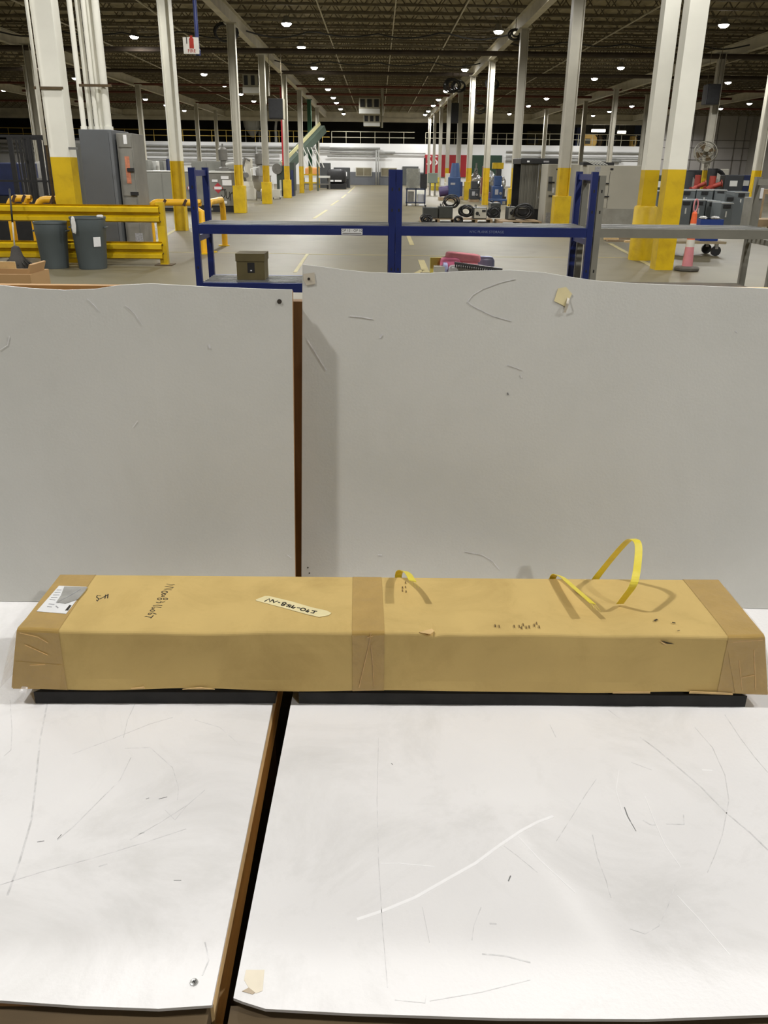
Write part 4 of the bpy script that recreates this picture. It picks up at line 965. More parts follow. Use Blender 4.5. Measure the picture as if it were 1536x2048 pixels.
MB().lathe([(0.18,0),(0.18,0.1),(0.1,0.15),(0.1,0.35),(0.17,0.38),(0.17,0.75),(0.1,0.82),(0.03,0.84),(0.03,0.95),(0,0.95)],(p.x,34.0,zt_+0.03),14).build('motor', pm, t); MB().tube([(p.x,34.0,zt_+0.25),(p.x+0.35,34.0,zt_+0.3),(p.x+0.55,34.0,zt_+0.3),(p.x+0.55,34.0,zt_+0.1)],0.06,8).build('pipe', tp_m, t); part('foot', t, pm, (p.x-0.3,p.x+0.6,33.8,34.2,zt_+0.03,zt_+0.1))
# process machines beyond
wm = mat('cream machine paint', srgb(196,192,178),0.06,3,0.5); dg = mat('dark green machine', srgb(52,62,52),0.12,2,0.5); ss = mat('stainless steel', (0.55,0.53,0.5),0.08,4,0.22,0.9)
Y_ = 46.0
a = at(488,400,Y_); c = at(508,400,Y_)
t = thing('mixing_machine','cream mixing machine with curved pipes beyond the marked tank','machine',((a.x+c.x)/2,Y_,0))
part('base', t, wm, (a.x,c.x,Y_,Y_+1,0,0.9), bevel=0.03); part('tower', t, wm, (a.x+0.1,c.x-0.08,Y_+0.2,Y_+0.7,0.9,2.0), bevel=0.04); MB().tube([(a.x+0.1,Y_+0.1,0.9),(a.x,Y_,1.5),(a.x+0.15,Y_,2.0),(a.x+0.4,Y_+0.1,1.9)],0.07,8).build('pipe', pm, t)
MB().cyl((a.x+0.2,Y_-0.05,1.2),(a.x+0.2,Y_-0.2,1.2),0.13,n=12).build('valve_wheel', pm, t)
a = at(511,400,44.5); c = at(534,400,44.5); cx_ = (a.x+c.x)/2
t = thing('steam_kettle','round stainless kettle on legs left of the second yellow guard','kettle',(cx_,45.1,0))
MB().lathe([(0.0,0.42),(0.25,0.46),(0.42,0.62),(0.46,0.9),(0.46,1.15),(0.49,1.17),(0.49,1.20),(0.44,1.20),(0.42,0.9),(0,0.6)],(cx_,45.1,0),20).build('kettle_bowl', ss, t)
for s_ in (0,1,2): an = s_*2.1+0.5; MB().cyl((cx_+0.4*math.cos(an),45.1+0.4*math.sin(an),0),(cx_+0.36*math.cos(an),45.1+0.36*math.sin(an),0.7),0.035,n=8).build('leg', ss, t)
MB().tube([(cx_-0.46,45.1,0.9),(cx_-0.55,45.1,1.5),(cx_-0.1,45.1,1.6)],0.03,6).build('tilt_bar', tp_m, t)
a = at(514,400,48.5); c = at(531,400,48.5)
t = thing('grinding_mill','grey grinding mill with a stacked hopper behind the kettle','machine',((a.x+c.x)/2,49,0))
part('base', t, pm, (a.x,c.x,48.5,49.4,0,0.95), bevel=0.03); MB().lathe([(0.28,1.0),(0.3,1.4),(0.22,1.5),(0.22,1.7),(0.3,1.75),(0.3,2.25),(0.12,2.35),(0,2.35)],((a.x+c.x)/2,48.95,0),14).build('hopper', pm, t); part('table', t, tp_m, (a.x-0.1,c.x+0.1,48.4,49.5,0.95,1.0))
a = at(555,400,53); c = at(590,400,53)
t = thing('press_machine','dark green press with a sloped hood left of the third yellow guard','machine',((a.x+c.x)/2,53.5,0))
zz = at(570,325,53).z
MB().prism([(a.x,53,0.3),(c.x,53,0.3),(c.x,53,zz),(a.x+0.6,53,zz),(a.x,53,zz-0.5)],(0,1.2,0)).build('hood', dg, t); part('base', t, black, (a.x+0.05,c.x-0.05,53.1,54.1,0,0.3)); part('post', t, blue_d, (c.x-0.2,c.x-0.05,52.9,53.0,0,zz-0.4)); MB().cyl((a.x+0.05,52.98,zz-0.35),(a.x+0.05,52.9,zz-0.35),0.3,n=16).build('flywheel', pm, t)
a = at(545,400,47.5); c = at(562,400,47.5)
t = thing('utility_cart','small white cart on wheels between two yellow guards','cart',((a.x+c.x)/2,47.7,0))
part('shelf', t, wm, (a.x,c.x,47.5,48.0,0.12,0.16)); part('tray', t, wm, (a.x,c.x,47.5,48.0,0.45,0.5)); part('panel', t, wm, (a.x+0.02,c.x-0.02,47.49,47.51,0.16,0.45))
for x_ in (a.x+0.02,c.x-0.02): MB().tube([(x_,47.5,0.1),(x_,47.5,0.95),(x_,48.0,0.95),(x_,48.0,0.1)],0.018,6).build('frame', tp_m, t)
for x_ in (a.x+0.05,c.x-0.05): MB().cyl((x_-0.02,47.55,0.05),(x_+0.02,47.55,0.05),0.05,n=10).build('wheel', black, t)
# inclined conveyor
t = thing('inclined_conveyor','green inclined conveyor rising to the mezzanine','conveyor',(-6.8,62,0)); A_ = at(566,338,62); B_ = at(641,258,66)
grn = mat('conveyor green', srgb(78,92,80),0.1,1,0.6); crm = mat('conveyor cream edge', srgb(206,200,150),0.06,2,0.5)
MB().bar(A_,B_,0.9,0.5).build('trough', grn, t); MB().bar(A_+Vector((0,-0.5,0.35)),B_+Vector((0,-0.5,0.35)),0.08,0.22).build('edge_guard', crm, t)
for k in (0.1,0.5,0.9): q = A_.lerp(B_,k); MB().bx(q.x-0.06,q.x+0.06,q.y-0.06,q.y+0.06,0,q.z-0.2).build('leg', grn, t)
for k in range(6): q = at(608+k*8,330,63); MB().bar((q.x,63,1.6),(q.x-0.6,63,2.9),0.06,0.06).build('stair_rail', tp_m, t)
t = thing('sorting_table','long grey sorting table under the conveyor','table',(-6.0,70,0)); a = at(606,400,70); c = at(660,400,70)
part('table_top', t, tp_m, (a.x,c.x,70,71,0.85,1.0)); part('lower_shelf', t, pm, (a.x,c.x,70,71,0.35,0.42)); 
for x_ in (a.x+0.05,c.x-0.05): part('leg', t, pm, (x_-0.05,x_+0.05,70.05,70.15,0,0.85)); part('leg', t, pm, (x_-0.05,x_+0.05,70.85,70.95,0,0.85))
q = at(623,337,70); tag(MB().soft((q.x,70.5,1.31),(1.1,0.6,0.6),0.4,0.02,3).build('orange_hopper', mat('orange plastic', srgb(224,156,92),0.06,2,0.5)),'orange plastic hopper on the far sorting table','hopper')
t = thing('safety_frame','yellow tubular safety frame around the green post','barrier',(-5.0,66,0)); a = at(607,400,66); c = at(636,400,66)
for z_ in (0.55,1.1): MB().bar((a.x,66,z_),(c.x,66,z_),0.09,0.09).build('rail', yellow, t)
for x_ in (a.x,(a.x+c.x)/2,c.x): part('post', t, yellow, (x_-0.06,x_+0.06,65.94,66.06,0,1.15))
# dark compressor group near the far wall
a = at(654,400,72); c = at(692,400,72)
t = thing('compressor','black compressor with white nameplates near the far wall','machine',((a.x+c.x)/2,72.8,0))
MB().soft(((a.x+c.x)/2,72.7,0.95),(c.x-a.x,1.2,1.1),0.4,0.02,2).build('housing', black, t); part('skid', t, black, (a.x,c.x,72,73.3,0,0.4)); part('nameplate', t, paper, (a.x+0.2,a.x+0.55,71.97,72.0,0.55,0.68)); part('nameplate', t, paper, (c.x-0.9,c.x-0.35,71.97,72.0,0.55,0.68))
a = at(668,400,77); c = at(700,400,77)
t = thing('control_cabinet','dark control cabinet with a pale notice behind the compressor','cabinet',((a.x+c.x)/2,77.5,0)); zz = at(690,335,77).z
part('cabinet_body', t, mat('charcoal enamel', srgb(62,64,64),0.1,2,0.5), (a.x,c.x,77,78,0,zz), bevel=0.02); part('notice', t, paper, (c.x-0.6,c.x-0.25,76.96,77.0,zz-0.7,zz-0.35)); part('dark_door', t, black, (c.x-0.9,c.x-0.1,76.97,77.0,0.1,zz-0.9))
a = at(641,400,75); c = at(661,400,75)
tag(MB().bx(a.x,c.x,75,76.2,0,at(650,326,75).z).bx(a.x+0.1,c.x-0.1,74.97,75,0.2,at(650,326,75).z-0.3).build('steel_cupboard', MATS['charcoal enamel']),'tall charcoal cupboard left of the compressor','cupboard')
# red riser
p = at(566,300,60); tag(MB().cyl((p.x,60,0),(p.x,60,6.4),0.08,n=10).lathe([(0.14,0),(0.14,0.2),(0,0.2)],(p.x,60,0),10).build('fire_riser', mat('fire red', srgb(170,30,40),0.08,2,0.5)),'red vertical fire riser pipe by the third left column','pipe')

# ------------------------------------------------------------------ right of the aisle
beige = mat('beige enamel', srgb(176,172,158), 0.05, 1.5, 0.35); gloss = mat('glossy clear sheet', srgb(150,148,138),0.12,4,0.08,bump=1.0,bscale=9)
# beige enclosure B (nearer) and A
Y_ = 24.9; a = at(1172,400,Y_); c = at(1292,400,Y_); zt_ = at(1230,331,Y_).z
t = thing('beige_cabinet','wide beige steel cabinet with two black latches, glossy sheet at its foot','cabinet',((a.x+c.x)/2,Y_+0.6,0))
part('cabinet_body', t, beige, (a.x,c.x,Y_,Y_+1.1,0.05,zt_), bevel=0.01); part('plinth', t, black, (a.x+0.05,c.x-0.05,Y_+0.05,Y_+1,0,0.05))
dx = at(1214,400,Y_).x; dz0 = at(1214,416,Y_).z; dz1 = at(1214,343,Y_).z
d = MB().bx(a.x+0.03,dx,Y_-0.012,Y_,dz0,dz1).build('door', beige, t, 0.003)
for py_ in (367,393): q = at(1211,py_,Y_); MB().bx(q.x-0.07,q.x+0.09,Y_-0.05,Y_-0.012,q.z-0.018,q.z+0.018).build('latch', black, d)
part('door_gap', t, black, (dx+0.002,dx+0.012,Y_-0.004,Y_+0.002,dz0,dz1)); part('vent', t, black, (at(1221,336,Y_).x,at(1227,336,Y_).x,Y_-0.01,Y_,zt_-0.12,zt_-0.07)); part('vent', t, greyprint, (at(1190,336,Y_).x,at(1201,336,Y_).x,Y_-0.01,Y_,zt_-0.16,zt_-0.03))
part('glossy_foot_panel', t, gloss, (a.x+0.02,c.x-0.02,Y_-0.012,Y_,0.06,dz0-0.02))
Y_ = 27.2; a = at(1091,400,Y_); c = at(1148,400,Y_); zt_ = at(1110,328,Y_).z
t = thing('beige_cabinet','narrower beige cabinet with a tall grey window beside the dark tarp','cabinet',((a.x+c.x)/2,Y_+0.6,0))
part('cabinet_body', t, beige, (a.x,c.x+0.5,Y_,Y_+1.1,0.0,zt_), bevel=0.01)
d = MB().bx(a.x+0.25,a.x+0.33+at(1101,400,Y_).x-a.x,Y_-0.015,Y_,0.05,at(1100,342,Y_).z).build('door', beige, t, 0.003)
part('window', t, mat('grey window sheet', srgb(110,112,110),0.1,4,0.2), (a.x+0.04,a.x+0.16,Y_-0.01,Y_,at(1090,382,Y_).z,at(1090,353,Y_).z))
for py_ in (365,392): q = at(1102,py_,Y_); MB().bx(q.x-0.08,q.x+0.1,Y_-0.05,Y_-0.015,q.z-0.02,q.z+0.02).build('latch', black, d)
part('vent_grille', t, greyprint, (a.x+0.05,a.x+0.2,Y_-0.01,Y_,0.06,0.38)); part('switch', t, paper, (a.x+0.18,a.x+0.24,Y_-0.02,Y_,0.95,1.1)); part('vent', t, black, (at(1113,335,Y_).x,at(1118,335,Y_).x,Y_-0.01,Y_,zt_-0.17,zt_-0.13))
# tarp covered unit
Y_ = 28.6; a = at(1037,400,Y_); c = at(1089,400,Y_); zt_ = at(1060,328,Y_).z
t = thing('strip_curtain_booth','dark booth with hanging grey strip curtain left of the beige cabinet','booth',((a.x+c.x)/2,Y_+0.7,0))
curt = mat('grey curtain vinyl', srgb(98,96,86),0.18,3,0.5,stretch=(4,4,0.3))
n_ = 16; w_ = (c.x-a.x)/n_
for k in range(n_): MB().bx(a.x+k*w_+0.003,a.x+(k+1)*w_-0.003,Y_-0.012*(k%2),Y_+0.006,0.42,zt_).build('curtain_strip', curt, t)
part('booth_base', t, black, (a.x,c.x,Y_+0.05,Y_+1.6,0,0.42)); part('back_panel', t, black, (a.x,c.x,Y_+1.5,Y_+1.6,0.42,zt_))
part('top_cover', t, black, (a.x-0.02,at(1122,330,Y_).x,Y_-0.1,Y_+1.65,zt_,zt_+0.17), bevel=0.02); part('label', t, paper, (at(1053,325,Y_).x,at(1058,325,Y_).x,Y_-0.105,Y_-0.1,zt_+0.05,zt_+0.1)); part('label', t, greyprint, (at(1086,325,Y_).x,at(1097,325,Y_).x,Y_-0.105,Y_-0.1,zt_+0.05,zt_+0.1))
# black louvre stack on the beige cabinets
a = at(1170,329,25.0); c = at(1232,329,25.0); z_ = at(1230,331,24.9).z
t = thing('louvre_panel','black slatted panel lying on top of the wide beige cabinet','panel',((a.x+c.x)/2,25.4,z_)); part('panel_body', t, black, (a.x,c.x,25.2,25.7,z_,z_+0.08))
for k in range(5): MB().bar((a.x+0.05+k*0.09,25.18,z_+0.12),(a.x+0.32+k*0.09,25.18,z_+0.015),0.012,0.02).build('slat', tp_m, t)
# welders on a pallet
pal = mat('grey pallet wood', srgb(150,128,98),0.2,4,0.8); wdark = mat('dark grey welder case', srgb(58,60,56),0.15,5,0.5); cable = mat('black rubber cable',(0.02,0.02,0.02),0.3,10,0.5)
def pallet(label, xa, xb, ya, yb, n=7):
    t = thing('wooden_pallet',label,'pallet',((xa+xb)/2,(ya+yb)/2,0)); w_ = (yb-ya)/n
    for k in range(n): part('deck_board', t, pal, (xa,xb,ya+k*w_+0.01,ya+(k+1)*w_-0.01,0.1,0.12))
    for x_ in (xa,(xa+xb)/2-0.04,xb-0.08): part('stringer', t, pal, (x_,x_+0.08,ya,yb,0,0.1))
    return t
yw = 28.0
def coil(c, R, n, seed, m_=cable, r=0.018):
    rnd = random.Random(seed); b = MB()
    for k in range(n):
        tx = rnd.uniform(-0.5,0.5); ty = rnd.uniform(-0.5,0.5); RR = R*rnd.uniform(0.7,1.05); off = Vector((rnd.uniform(-.06,.06),rnd.uniform(-.05,.05),rnd.uniform(-.04,.04)))
        pts = []
        for i in range(16):
            an = i/16*2*math.pi; p = Vector((RR*math.cos(an),0.0,RR*math.sin(an)*0.75)); p = Matrix.Rotation(ty,4,'Z') @ Matrix.Rotation(tx,4,'X') @ p; pts.append(c+off+p)
        b.tube(pts,r,5,True)
    return b
pallet('grey pallet carrying the left welders', at(842,446,yw).x, at(912,446,yw).x, yw, yw+1.1)
pallet('grey pallet carrying the cream fronted welder', at(920,446,yw).x, at(985,446,yw).x, yw, yw+1.1)
pallet('grey pallet carrying the right welders', at(992,446,yw).x, at(1072,446,yw).x, yw-0.95, yw+0.4)
def welder(label, px0, px1, ytop, Y, frontm, loop):
    a = at(px0,440,Y); c = at(px1,440,Y); zt = max(0.45,at((px0+px1)/2,ytop,Y).z)
    t = thing('welding_machine',label,'welder',((a.x+c.x)/2,Y+0.3,0.122),'welders on the pallets')
    part('case', t, wdark, (a.x,c.x,Y,Y+0.6,0.122,zt), bevel=0.015); part('front_panel', t, frontm, (a.x+0.02,c.x-0.02,Y-0.012,Y,0.15,zt-0.03), bevel=0.004)
    MB().tube([(a.x+0.08,Y+0.1,zt-0.002),(a.x+0.08,Y+0.1,zt+0.06),(a.x+0.08,Y+0.5,zt+0.06),(a.x+0.08,Y+0.5,zt-0.002)],0.014,6).build('carry_handle', black, t)
    if frontm is not wdark:
        MB().cyl((a.x+0.11,Y-0.012,zt-0.18),(a.x+0.11,Y-0.03,zt-0.18),0.055,n=14).build('dial', black, t); part('display', t, black, (c.x-0.16,c.x-0.04,Y-0.02,Y-0.012,zt-0.14,zt-0.07)); part('socket', t, black, (a.x+0.16,a.x+0.2,Y-0.02,Y-0.012,0.22,0.26))
    if loop: coil(Vector((c.x-0.05,Y+0.28,zt+loop)),0.26,7,int(px0)).build('cable_coil', cable, t)
    return t
welder('dark welder at the left end of the pallets',846,875,415,yw+0.12,wdark,None)
welder('dark welder with a cable coil on top, second from the left',877,905,413,yw+0.14,wdark,0.14)
welder('cream fronted welder with a round black dial',947,973,415,yw+0.05,wm,None)
welder('grey fronted welder half buried in cables at the right',1015,1032,414,yw-0.2,gm,None)
welder('dark welder behind the yellow column guard',980,1000,406,yw+0.75,wdark,None)
def heap(name, label, px, py, Y, R, n, seed, z0=0.0):
    c = at(px,py,Y); c.z = z0+R*0.9
    tag(coil(c,R,n,seed).build(name, cable),label,'cable','cable heaps on the pallets')
heap('cable_heap','heap of black cable beside the left welders',852,441,yw-0.30,0.15,8,2); heap('cable_heap','looped black cable left of the cream fronted welder',932,425,yw+0.35,0.22,10,3,0.14); heap('cable_heap','large heap of black cable in front of the right welders',1045,432,yw-0.55,0.30,18,4,0.14); heap('cable_heap','black cable hanging right of the cream fronted welder',986,430,yw+0.45,0.2,9,5,0.14); heap('cable_heap','small tangle between the left and cream fronted welders',916,440,yw-0.35,0.13,7,6)
for (px_,py_,l_,rz_,lb) in ((915,443,0.8,0.3,'pale wooden slat lying by the left welders'),(1008,446,0.5,-0.4,'broken slat lying before the right welders')):
    p = fl(px_,py_); tag(MB().box((p.x,p.y-1.6,0.02),(l_,0.09,0.04),rz_).build('loose_slat', card_raw),lb,'slat')
# cart with clear hood
Y_ = 40.6; a = at(812,400,Y_); c = at(851,400,Y_); navy = mat('navy cart paint', srgb(46,54,76),0.15,4,0.5)
t = thing('tooling_cart','navy cart with a clear plastic hood and black stand','cart',((a.x+c.x)/2,Y_+0.4,0)); zs = at(830,377,Y_).z; zt_ = at(825,337,Y_).z
part('shelf_top', t, navy, (a.x,c.x,Y_,Y_+0.8,zs-0.06,zs)); part('lower_shelf', t, navy, (a.x,c.x,Y_,Y_+0.8,0.12,0.17))
for x_ in (a.x,(a.x+c.x)/2-0.03,c.x-0.06):
    part('leg', t, navy, (x_,x_+0.06,Y_,Y_+0.06,0.1,zs)); MB().cyl((x_+0.01,Y_+0.03,0.055),(x_+0.05,Y_+0.03,0.055),0.055,n=10).build('caster', black, t)
part('stored_part', t, pm, (a.x+0.1,a.x+0.36,Y_+0.1,Y_+0.6,0.17,0.62)); part('stored_part', t, greyprint, (a.x+0.55,a.x+0.85,Y_+0.1,Y_+0.6,0.17,0.5)); part('white_tray', t, paper, (a.x+0.1,a.x+0.26,Y_-0.01,Y_+0.1,0.03,0.09)); part('white_tray', t, paper, (a.x+0.6,a.x+0.9,Y_-0.01,Y_+0.1,0.03,0.09))
hd = mat('cloudy hood plastic', srgb(150,150,140),0.15,4,0.15,alpha=0.55)
part('clear_hood', t, hd, (a.x+0.02,a.x+0.62,Y_+0.05,Y_+0.65,zs,zt_), bevel=0.02); part('hood_tool', t, pm, (a.x+0.15,a.x+0.45,Y_+0.2,Y_+0.5,zs,zs+0.4))
part('black_stand', t, black, (a.x+0.66,a.x+0.95,Y_+0.1,Y_+0.5,zs,zs+0.62)); part('black_mast', t, black, (a.x+0.79,a.x+0.87,Y_+0.2,Y_+0.28,zs+0.62,at(846,316,Y_).z))
# grey junction box, yellow drum
Y_ = 58.0; a = at(855,400,Y_); c = at(874,400,Y_)
t = thing('junction_cabinet','grey green junction cabinet on a stand behind the cart','cabinet',((a.x+c.x)/2,Y_+0.3,0)); part('box', t, mat('grey green enamel', srgb(124,134,122),0.06,2,0.5), (a.x,c.x,Y_,Y_+0.4,at(860,366,Y_).z,at(860,346,Y_).z), bevel=0.02); part('stand', t, pm, (a.x+0.1,a.x+0.2,Y_+0.1,Y_+0.2,0,at(860,366,Y_).z)); part('stand', t, pm, (c.x-0.2,c.x-0.1,Y_+0.1,Y_+0.2,0,at(860,366,Y_).z))
p = fl(868,380); tag(MB().lathe([(0.34,0),(0.35,0.02),(0.35,0.3),(0.36,0.32),(0.35,0.34),(0.35,0.62),(0.36,0.64),(0.35,0.66),(0.35,0.95),(0.33,0.97),(0,0.96)],(p.x,p.y-1.0,0),18).build('oil_drum', mat('dull yellow drum', srgb(196,176,60),0.08,3,0.5)),'dull yellow drum below the grey green junction cabinet','drum')
# machine heap
foil = mat('crumpled silver foil', (0.6,0.6,0.6),0.2,8,0.2,0.9,bump=1.0,bscale=6); mb_ = mat('machine blue', srgb(40,66,108),0.12,3,0.45); mp = mat('machine purple', srgb(66,52,92),0.15,3,0.5); mk = mat('machine charcoal', srgb(46,48,50),0.15,3,0.5)
t = thing('blue_blower','blue blower with a round inlet pipe on a wooden skid','machine',(at(900,395,49).x,49,0)); a = at(878,395,49); c = at(921,395,49)
part('skid', t, pal, (a.x,c.x,48.7,49.6,0,0.14)); MB().cyl((a.x,49.1,0.42),(a.x+0.55,49.1,0.5),0.26,n=16).build('inlet_pipe', mp, t); part('blower_case', t, mb_, (a.x+0.5,c.x-0.05,48.8,49.5,0.14,1.2), bevel=0.05); MB().cyl((a.x+0.85,49.1,1.2),(a.x+0.85,49.1,1.9),0.3,0.2,n=14).build('motor', mb_, t); part('nameplate', t, greyprint, (a.x+0.6,a.x+0.85,48.78,48.8,0.8,0.9))
def junk(name, label, px0, px1, ytop, Y, m_, style):
    a = at(px0,400,Y); c = at(px1,400,Y); zt = at((px0+px1)/2,ytop,Y).z; W_ = c.x-a.x; cx_ = (a.x+c.x)/2
    t = thing(name,label,'machine',(cx_,Y+0.5,0),'machines in the heap')
    part('skid', t, pal if style != 'foil' else black, (a.x,c.x,Y,Y+0.95,0,0.12))
    if style == 'foil':
        part('core', t, mk, (a.x+0.08,c.x-0.08,Y+0.1,Y+0.85,0.12,zt*0.45)); MB().blob((cx_,Y+0.5,zt*0.68),(W_*0.46,0.42,zt*0.30),0.16,px0,3).build('foil_wrap', foil, t)
    elif style == 'tower':
        part('case', t, m_, (a.x+0.05,c.x-0.05,Y+0.1,Y+0.85,0.12,zt*0.55), bevel=0.03); MB().cyl((cx_,Y+0.45,zt*0.55),(cx_,Y+0.45,zt*0.85),W_*0.3,W_*0.22,n=14).build('head', m_, t); MB().cyl((cx_,Y+0.45,zt*0.85),(cx_,Y+0.45,zt),W_*0.12,n=10).build('spindle', pm, t); MB().tube([(a.x+0.1,Y+0.1,zt*0.5),(a.x+0.02,Y,zt*0.7),(cx_,Y+0.05,zt*0.8)],0.04,6).build('hose', black, t)
    else:
        part('case', t, m_, (a.x+0.03,c.x-0.03,Y+0.1,Y+0.85,0.12,zt*0.62), bevel=0.03); part('upper_case', t, m_, (a.x+W_*0.2,c.x-W_*0.15,Y+0.2,Y+0.75,zt*0.62,zt), bevel=0.03); part('panel', t, greyprint, (a.x+W_*0.25,a.x+W_*0.55,Y+0.08,Y+0.1,zt*0.3,zt*0.5)); MB().cyl((c.x-W_*0.25,Y+0.1,zt*0.35),(c.x-W_*0.25,Y+0.02,zt*0.35),W_*0.12,n=12).build('handwheel', steel, t)
    return t
junk('packing_machine','cream and grey machine just right of the slim yellow column',888,902,347,55,wm,'case'); junk('drill_head','navy drill tower over the blue blower',903,926,336,52,blue_d,'tower'); junk('foil_bundle','silver foil wrapped bundle right of the yellow guard column',938,962,345,50,mk,'foil'); junk('black_press','charcoal press in front of the foil bundles',939,958,362,46.5,mk,'case')
junk('foil_bundle','silver foil wrapped bundle right of the bare yellow column',972,990,340,50,mk,'foil'); junk('foil_bundle','foil wrapped bundle next to the short guard column',996,1012,352,52,mk,'foil'); junk('blue_saw','blue saw on the right of the machine heap',984,1006,352,46,mb_,'case'); junk('purple_motor','purple motor unit on the blue platform',965,983,366,45,mp,'tower'); junk('rag_press','grey press rising above the foil bundles',944,958,326,56,pm,'tower'); junk('red_pump','brown red pump behind the bare yellow column',961,975,332,57,mat('rust red paint', srgb(110,56,48),0.15,3,0.5),'case'); junk('yellow_topped_unit','charcoal unit with a yellow cap at the back of the heap',988,1003,338,58,mk,'case')
p = at(996,333,58.4); z_ = at((988+1003)/2,338,58).z; tag(MB().bx(p.x-0.35,p.x+0.35,58.2,58.75,z_,z_+0.38).build('yellow_box', yellow, None, 0.03),'yellow box on top of the machine heap','box')
a = at(966,408,42); c = at(1030,408,42); t = thing('steel_platform','low blue steel platform under the machine heap','platform',((a.x+c.x)/2,42.6,0)); part('deck', t, mb_, (a.x+1.0-0.9,c.x,43.2,44.2,0.16,0.24)); 
for k in range(4): x_ = a.x+0.2+k*(c.x-a.x-0.35)/3; part('foot', t, mb_, (x_,x_+0.1,43.2,44.2,0,0.16))
# cone, bin, dolly, floor debris
ora = mat('safety orange', srgb(222,96,48),0.06,10,0.5); pk = mat('faded pink reflective', srgb(196,124,128),0.08,10,0.5); wref = mat('white reflective', srgb(200,196,186),0.05,10,0.4); rub = mat('grey rubber base', srgb(84,80,72),0.15,8,0.8)
p = fl(1364,541); bx_,by_ = p.x+0.07,p.y-0.02
t = thing('delineator_cone','tall orange delineator post with a loop handle on a grey base','cone',(bx_,by_,0))
MB().lathe([(0.20,0),(0.22,0.02),(0.22,0.05),(0.19,0.07),(0.10,0.08),(0,0.08)],(bx_,by_,0),8,False).build('rubber_base', rub, t)
def seg(z0,z1,m_,nm):
    r = lambda z: 0.095-0.055*z; MB().lathe([(r(z0),z0),(r(z1),z1)],(bx_,by_,0),18).build(nm, m_, t)
seg(0.075,0.24,pk,'lower_band'); seg(0.24,0.40,pk,'reflective_band'); seg(0.40,0.52,wref,'reflective_band'); seg(0.52,0.70,ora,'orange_band'); seg(0.70,0.78,wref,'reflective_band'); seg(0.78,0.94,ora,'orange_band')
MB().lathe([(0.043,0.94),(0.03,0.97),(0,0.97)],(bx_,by_,0),14).build('neck_cap', ora, t)
MB().tube([(bx_+0.035*math.cos(an),by_,1.07+0.10*math.sin(an)) for an in [k*2*math.pi/16 for k in range(16)]],0.012,6,True).build('loop_handle', pk, t)
Y_ = 17.6; a = at(1293,497,Y_); c = at(1450,503,Y_); zd = 0.24
t = thing('platform_dolly','flat wooden platform dolly behind the orange post','dolly',((a.x+c.x)/2,Y_+0.3,0)); n_ = 5
for k in range(n_): part('plank', t, mat('dolly wood', srgb(150,136,108),0.15,4,0.8), (a.x,c.x,Y_+k*0.14,Y_+k*0.14+0.13,zd,zd+0.045))
for x_ in (a.x+0.12,c.x-0.17):
    for y_ in (Y_+0.06,Y_+0.58): MB().cyl((x_,y_-0.025,0.1),(x_,y_+0.025,0.1),0.1,n=14).build('wheel', black, t); part('caster_fork', t, steel, (x_-0.03,x_+0.03,y_-0.035,y_+0.035,0.14,zd))
a = at(1386,484,18.0); c = at(1427,484,18.0)
t = thing('blue_tote','deep blue plastic tote with white rags standing on the dolly','tote',((a.x+c.x)/2,Y_+0.35,zd+0.045)); bt = mat('blue plastic', srgb(32,58,128),0.08,4,0.45); z0 = zd+0.045; z1 = at(1405,437,18).z
MB().prism([(a.x+0.03,Y_+0.12,z0),(c.x-0.03,Y_+0.12,z0),(c.x,Y_+0.10,z1),(a.x,Y_+0.10,z1)],(0,0.42,0)).build('tote_body', bt, t); part('rim', t, bt, (a.x-0.02,c.x+0.02,Y_+0.08,Y_+0.55,z1-0.13,z1)); MB().soft((a.x+0.10,Y_+0.3,z1+0.02),(0.14,0.2,0.06),0.9,0.25,3).build('rag', wbag, t); MB().soft((c.x-0.08,Y_+0.3,z1+0.02),(0.16,0.2,0.06),0.9,0.25,4).build('rag', wbag, t)
rnd = random.Random(11)
for k,(px_,py_,l_,lb,m_) in enumerate(((1212,478,0.3,'crumpled white paper on the floor left of the debris',paper),(1222,481,0.35,'torn tan cardboard piece in the floor debris',card_raw),(1250,483,0.9,'long pale plank in the floor debris',pal),(1256,478,0.6,'brown board lying across the floor debris',cbt),(1278,485,0.7,'short plank beside the round yellow guard',card_raw),(1245,476,0.5,'dark board at the back of the floor debris',dark_wood))):
    p = fl(px_,py_); z_ = 0.0
    if k == 0: tag(MB().blob((p.x,p.y,0.09),(0.13,0.1,0.09),0.2,9,2).build('paper_scrap', m_),lb,'paper')
    else: tag(MB().box((p.x,p.y,z_+0.02+0.02*(k%2)),(l_,0.14,0.04),rnd.uniform(-0.25,0.25)).build('board_scrap', m_),lb,'board')
a = at(1292,470,22.0); tag(MB().bx(a.x,a.x+0.5,22.0,22.4,0,0.32).bx(a.x+0.18,a.x+0.24,21.99,22.0,0.1,0.28).build('small_crate', cbt),'small brown crate between the two right yellow columns','crate')
